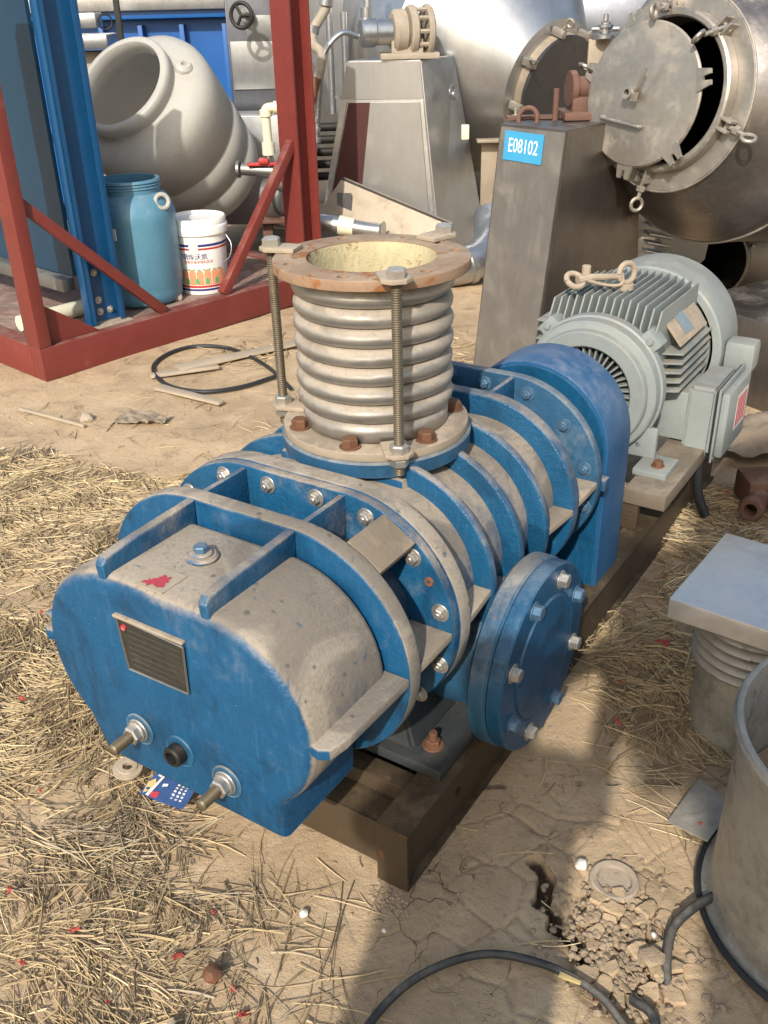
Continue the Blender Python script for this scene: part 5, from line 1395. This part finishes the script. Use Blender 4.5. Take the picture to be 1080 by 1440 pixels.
# scattered crumbs and clods
def scatter_clods():
    bm = bmesh.new(); rnd = random.Random(4)
    def one(x, y, s, fl=.55):
        vs = bmesh.ops.create_icosphere(bm, subdivisions=1, radius=1)['verts']
        a = rnd.random() * 6; k1, k2 = .7 + rnd.random() * .6, .7 + rnd.random() * .6
        z = gh(x, y)
        for v in vs:
            p = v.co * (1 + .45 * noise.noise(v.co * 1.5 + Vector((x * 50, y * 50, 0))))
            v.co = Vector(((p.x * k1 * math.cos(a) - p.y * math.sin(a)) * s + x, (p.x * math.sin(a) + p.y * k2 * math.cos(a)) * s + y, p.z * s * fl + z + s * .15))
    for k in range(260):
        x = .43 + rnd.gauss(0, .055); y = 1.20 + rnd.gauss(0, .075); one(x, y, .002 + .007 * rnd.random() ** 2.2, .8)
    for k in range(420):
        x = .435 + rnd.gauss(0, .075); y = 1.20 + rnd.gauss(0, .10); one(x, y, .0015 + .009 * rnd.random() ** 1.8, .7)
    for k in range(90):
        x = .05 + rnd.random() * .08; y = 1.27 + rnd.random() * .1; one(x - .1, y, .002 + .004 * rnd.random())
    for k in range(3200):
        x = rnd.uniform(-1.8, 1.4); y = rnd.uniform(.95, 5.0); one(x, y, .001 + .006 * rnd.random() ** 4)
    me = fin(bm, smooth=20); me.materials.append(M['clod']); o = bpy.data.objects.new('earth_crumbs', me); COL.objects.link(o); tag(o, 'loose crumbs and clods of earth scattered on the ground', kind='stuff')
scatter_clods()

# ------------------------------------------------------------------ straw
def dens_left(x, y):
    u = x + .04 * noise.noise((x * 3, y * 3, 1.)) * 3
    v = y
    # right border of the heap as a function of y
    if v < 1.0: b = -.12
    elif v < 1.35: b = -.20
    elif v < 1.6: b = -.36 - (v - 1.35) * .2
    elif v < 3.3: b = -.50 - (v - 1.6) * .14
    else: b = -.9 - (v - 3.3) * 1.2
    if v > 3.55: return 0
    e = (b - u) / .26
    n_ = .50 + 1.2 * noise.noise((x * 3.1, y * 3.1, 8.))
    return max(0, min(1, e)) * max(.12, min(1, n_ + .25)) * (1 if v > 1.45 else .55)
def dens_right(x, y):
    d1 = max(0, 1 - math.hypot((x - .72) / .24, (y - 1.98) / .42) ** 2)
    d2 = max(0, 1 - math.hypot((x - 1.15) / .35, (y - 2.75) / .45) ** 2) * .8
    d3 = max(0, 1 - math.hypot((x - 1.0) / .25, (y - 2.35) / .3) ** 2) * .8
    return max(d1, d2, d3)
def dens_back(x, y):
    d1 = max(0, 1 - math.hypot((x + .62) / .45, (y - 4.75) / .35) ** 2)
    d2 = max(0, 1 - math.hypot((x - .5) / .35, (y - 4.6) / .5) ** 2)
    return max(d1, d2) * .8
def straw(name, dens, bb, tries, label, seed, hmax=.035, lmin=.03, lmax=.16, dirs=None, keep=None):
    rnd = random.Random(seed); V = []; Fc = []; mi = []
    for _ in range(tries):
        x = rnd.uniform(bb[0], bb[1]); y = rnd.uniform(bb[2], bb[3]); d = dens(x, y)
        if rnd.random() > d: continue
        far = 1 + .15 * (y - 1.5)
        L = (lmin + (lmax - lmin) * rnd.random() ** 1.8) ; wd = (.0008 + .0011 * rnd.random() + (.0012 if rnd.random() < .06 else 0)) * max(1, far)
        a = 2 * PI * noise.noise((x * 2.2, y * 2.2, seed * 1.7)) * 1.1 + rnd.gauss(0, .55) + .25
        tilt = rnd.gauss(0, .08); h = gh(x, y) + .003 + hmax * d * rnd.random()
        ca, sa = math.cos(a), math.sin(a); bend = rnd.gauss(0, .055) * L; bz = abs(rnd.gauss(0, .02)) * L
        b = len(V)
        for i in range(4):
            t = i / 3 - .5; w_ = wd * (1 - .5 * (i / 3) ** 2)
            off = bend * (1 - 4 * t * t); px = x + ca * L * t - sa * off; py = y + sa * L * t + ca * off
            pz = max(gh(px, py) + .0015, h + tilt * L * t + bz * (1 - 4 * t * t))
            V += [(px - sa * w_, py + ca * w_, pz), (px + sa * w_, py - ca * w_, pz), (px, py, pz + w_ * 1.3)]
        g_ = noise.noise((x * 1.7, y * 1.7, 21.)) + .55 * max(0, 1 - math.hypot((x + .78) / .35, (y - 1.6) / .4))  # second term darkens one straw patch at lower left, painting in shade
        c = min(4, int(abs(rnd.gauss(0, 2.1))))
        if rnd.random() < g_ * 1.0: c = rnd.choice((2, 4, 4, 5, 1, 6))
        for i in range(3):
            p = b + 3 * i
            Fc += [(p, p + 3, p + 5, p + 2), (p + 2, p + 5, p + 4, p + 1)]; mi += [c, c]
    me = bpy.data.meshes.new(name); me.from_pydata(V, [], Fc); me.polygons.foreach_set('material_index', mi)
    for i in range(7): me.materials.append(M['straw %d' % i])
    o = bpy.data.objects.new(name, me); COL.objects.link(o); tag(o, label, kind='stuff')
straw('straw', dens_left, (-2.6, -.05, .8, 3.6), 105000, 'thick scattered dry straw covering the ground at left', 3, .018, .012, .16)
straw('straw', dens_right, (.4, 1.6, 1.4, 3.3), 22000, 'dry straw heap on the ground right of the blower', 5, .028, .012, .16)
straw('straw', dens_back, (-1.2, .9, 4.2, 5.4), 1500, 'thin scattered straw behind the blower near the red skid', 6, .01)
straw('straw', lambda x, y: .5, (-1.6, 1.3, .9, 4.2), 900, 'single stray straws lying on bare earth', 9, .002)
straw('straw', lambda x, y: max(0, 1 - math.hypot((x + .22) / .22, (y - 1.2) / .3)), (-.5, .05, .9, 1.6), 420, 'sparse long straws on bare earth in front of blower', 11, .006, .06, .24)
straw('straw', lambda x, y: max(0, 1 - math.hypot((x - .58) / .1, (y - 1.62) / .25)), (.4, .75, 1.35, 1.95), 260, 'loose straws along the shadow edge by the outlet flange', 13, .006, .05, .2)
# red paper scraps
rnd = random.Random(2)
spots = [(-.62, 1.25), (-.70, 1.18), (-.42, 1.20), (-.30, 1.13), (-.28, 1.08), (-.52, 1.10), (-.78, 1.35), (-.80, 1.62), (-1.02, 2.35), (-.36, 1.30), (-.50, .98), (-.22, 1.02), (-.95, 1.95), (.56, 1.80), (.60, 1.95), (.76, 2.12), (.80, 1.62), (.72, 1.55), (.85, 2.45), (1.22, 3.0), (-.66, 1.02), (.36, 1.09), (.66, 1.47)]
for i, (x, y) in enumerate(spots):
    bm = bmesh.new(); s = .005 + .007 * rnd.random()
    if i in (15, 16): s = .024
    pts = [Vector((s * k_ * math.cos(a), s * .7 * k_ * math.sin(a), .007 * rnd.random())) for a in np.linspace(0, 5.8, 13) for k_ in [.35 + .9 * rnd.random()]]
    bm.faces.new([bm.verts.new(p) for p in pts]); bmesh.ops.triangulate(bm, faces=bm.faces[:]); bmesh.ops.solidify(bm, geom=bm.faces[:], thickness=.001)
    lab = 'small torn scrap of red paper lying in the straw'
    if i == 15: lab = 'large red scrap of paper beside the sheet metal cover'
    if i == 16: lab = 'bright red scrap of paper beside the open steel drum'
    solo('red_scrap', bm, 'red scrap', lab, 'paper scrap', (x, y, gh(x, y) + (.03 if x < -.45 or x > .5 else .012)), (rnd.gauss(0, .2), rnd.gauss(0, .2), rnd.random() * 6), group=None if i in (15, 16) else 'red paper scraps in the straw')

# ================================================================== BEHIND THE CAMERA: what throws the shadows on the ground
def photographer():
    t = T('person', 'person in dark clothes standing and holding up a phone', 'person', (-.29, -.32, 0))
    J = {'pel': (-.30, -.34, .95, .18, .12), 'wst': (-.30, -.33, 1.12, .18, .11), 'chs': (-.30, -.32, 1.32, .20, .13), 'nkb': (-.29, -.31, 1.47, .09, .08), 'nck': (-.285, -.29, 1.53, .055, .055),
         'hed': (-.27, -.27, 1.62, .078, .09), 'top': (-.27, -.27, 1.70, .06, .07),
         'shr': (-.12, -.32, 1.43, .062, .062), 'elr': (-.04, -.20, 1.25, .045, .045), 'wrr': (.02, -.06, 1.50, .03, .028), 'hnr': (.02, -.045, 1.55, .032, .02),
         'shl': (-.48, -.32, 1.42, .065, .065), 'ell': (-.50, -.16, 1.22, .05, .05), 'wrl': (-.20, -.06, 1.42, .03, .028), 'hnl': (-.11, -.045, 1.50, .032, .02),
         'hpr': (-.20, -.34, .88, .10, .10), 'knr': (-.19, -.33, .48, .065, .07), 'anr': (-.18, -.36, .09, .045, .045), 'tor': (-.16, -.22, .04, .04, .03),
         'hpl': (-.40, -.34, .88, .11, .11), 'knl': (-.40, -.33, .48, .065, .07), 'anl': (-.42, -.36, .09, .045, .045), 'tol': (-.45, -.22, .04, .04, .03)}
    E_ = [('pel', 'wst'), ('wst', 'chs'), ('chs', 'nkb'), ('nkb', 'nck'), ('nck', 'hed'), ('hed', 'top'), ('chs', 'shr'), ('shr', 'elr'), ('elr', 'wrr'), ('wrr', 'hnr'), ('chs', 'shl'), ('shl', 'ell'), ('ell', 'wrl'), ('wrl', 'hnl'),
          ('pel', 'hpr'), ('hpr', 'knr'), ('knr', 'anr'), ('anr', 'tor'), ('pel', 'hpl'), ('hpl', 'knl'), ('knl', 'anl'), ('anl', 'tol')]
    ks = list(J); me = bpy.data.meshes.new('body')
    me.from_pydata([Vector(J[k][:3]) - t.off for k in ks], [(ks.index(a), ks.index(b)) for a, b in E_], [])
    o = bpy.data.objects.new('body', me); COL.objects.link(o); o.parent = t.o
    o.modifiers.new('skin', 'SKIN'); 
    for i, k in enumerate(ks): me.skin_vertices[0].data[i].radius = J[k][3:5]; me.skin_vertices[0].data[i].use_root = (i == 0)
    sb = o.modifiers.new('sub', 'SUBSURF'); sb.levels = 2; sb.render_levels = 2
    o.modifiers['skin'].use_smooth_shade = True
    me.materials.append(M['cloth dark'])
    bm = bmesh.new(); bmesh.ops.create_uvsphere(bm, u_segments=20, v_segments=14, radius=.1)
    for v in bm.verts: v.co = Vector((v.co.x * .98 - .27, v.co.y * 1.12 - .285, v.co.z * 1.05 + 1.69))
    for v in [v for v in bm.verts if v.co.z < 1.64 and v.co.y > -.30]: bm.verts.remove(v)
    t.add('hair', bm, 'dark steel')
    for k, sx in (('hnr', 1), ('hnl', -1)):
        p = Vector(J[k][:3])
        for f in range(4):
            bm = bmesh.new(); q0 = p + Vector((0, .0, -.01 + f * .018)); tube(bm, [q0, q0 + Vector((-sx * .025, .012, .006)), q0 + Vector((-sx * .05, .01, .008)), q0 + Vector((-sx * .062, -.004, .008))], [.0085, .008, .0075, .006], 8); t.add('finger', bm, 'leather skin')
        bm = bmesh.new(); tube(bm, [p + Vector((0, -.01, -.02)), p + Vector((-sx * .02, -.02, -.01)), p + Vector((-sx * .035, -.02, .01))], [.011, .010, .008], 8); t.add('thumb', bm, 'leather skin')
photographer()
bm = bmesh.new(); box(bm, (-.115, -.040, 1.50), (.03, -.030, 1.58), .004); solo('phone', bm, 'black rubber', 'black phone held up in both hands', 'phone')
tk = T('shade_tank', 'tall upright tank added behind the camera to cast shade at right', 'tank', (.495, -1.356, 0))  # unseen tank, added and sized to throw the shade at right
bm = bmesh.new(); lathe(bm, [(0, .1), (.58, .1), (.6, .13), (.6, 2.98), (.55, 3.12), (0, 3.2)], 64, (.495, -1.356, 0)); tk.add('shell', bm, 'stainless dull')
bm = bmesh.new(); box(bm, (-.33, -1.62, 2.32), (-.02, -1.25, 2.86), .01); tk.add('shade_box', bm, 'stainless dull')  # box added out of view to shade the straw right of the blower
for a in (.6, 2.2, 3.8, 5.4):
    bm = bmesh.new(); tube(bm, [(.495 + .5 * math.cos(a), -1.356 + .5 * math.sin(a), 0), (.495 + .5 * math.cos(a), -1.356 + .5 * math.sin(a), .12)], .04, 12); tk.add('leg', bm, 'stainless dull')
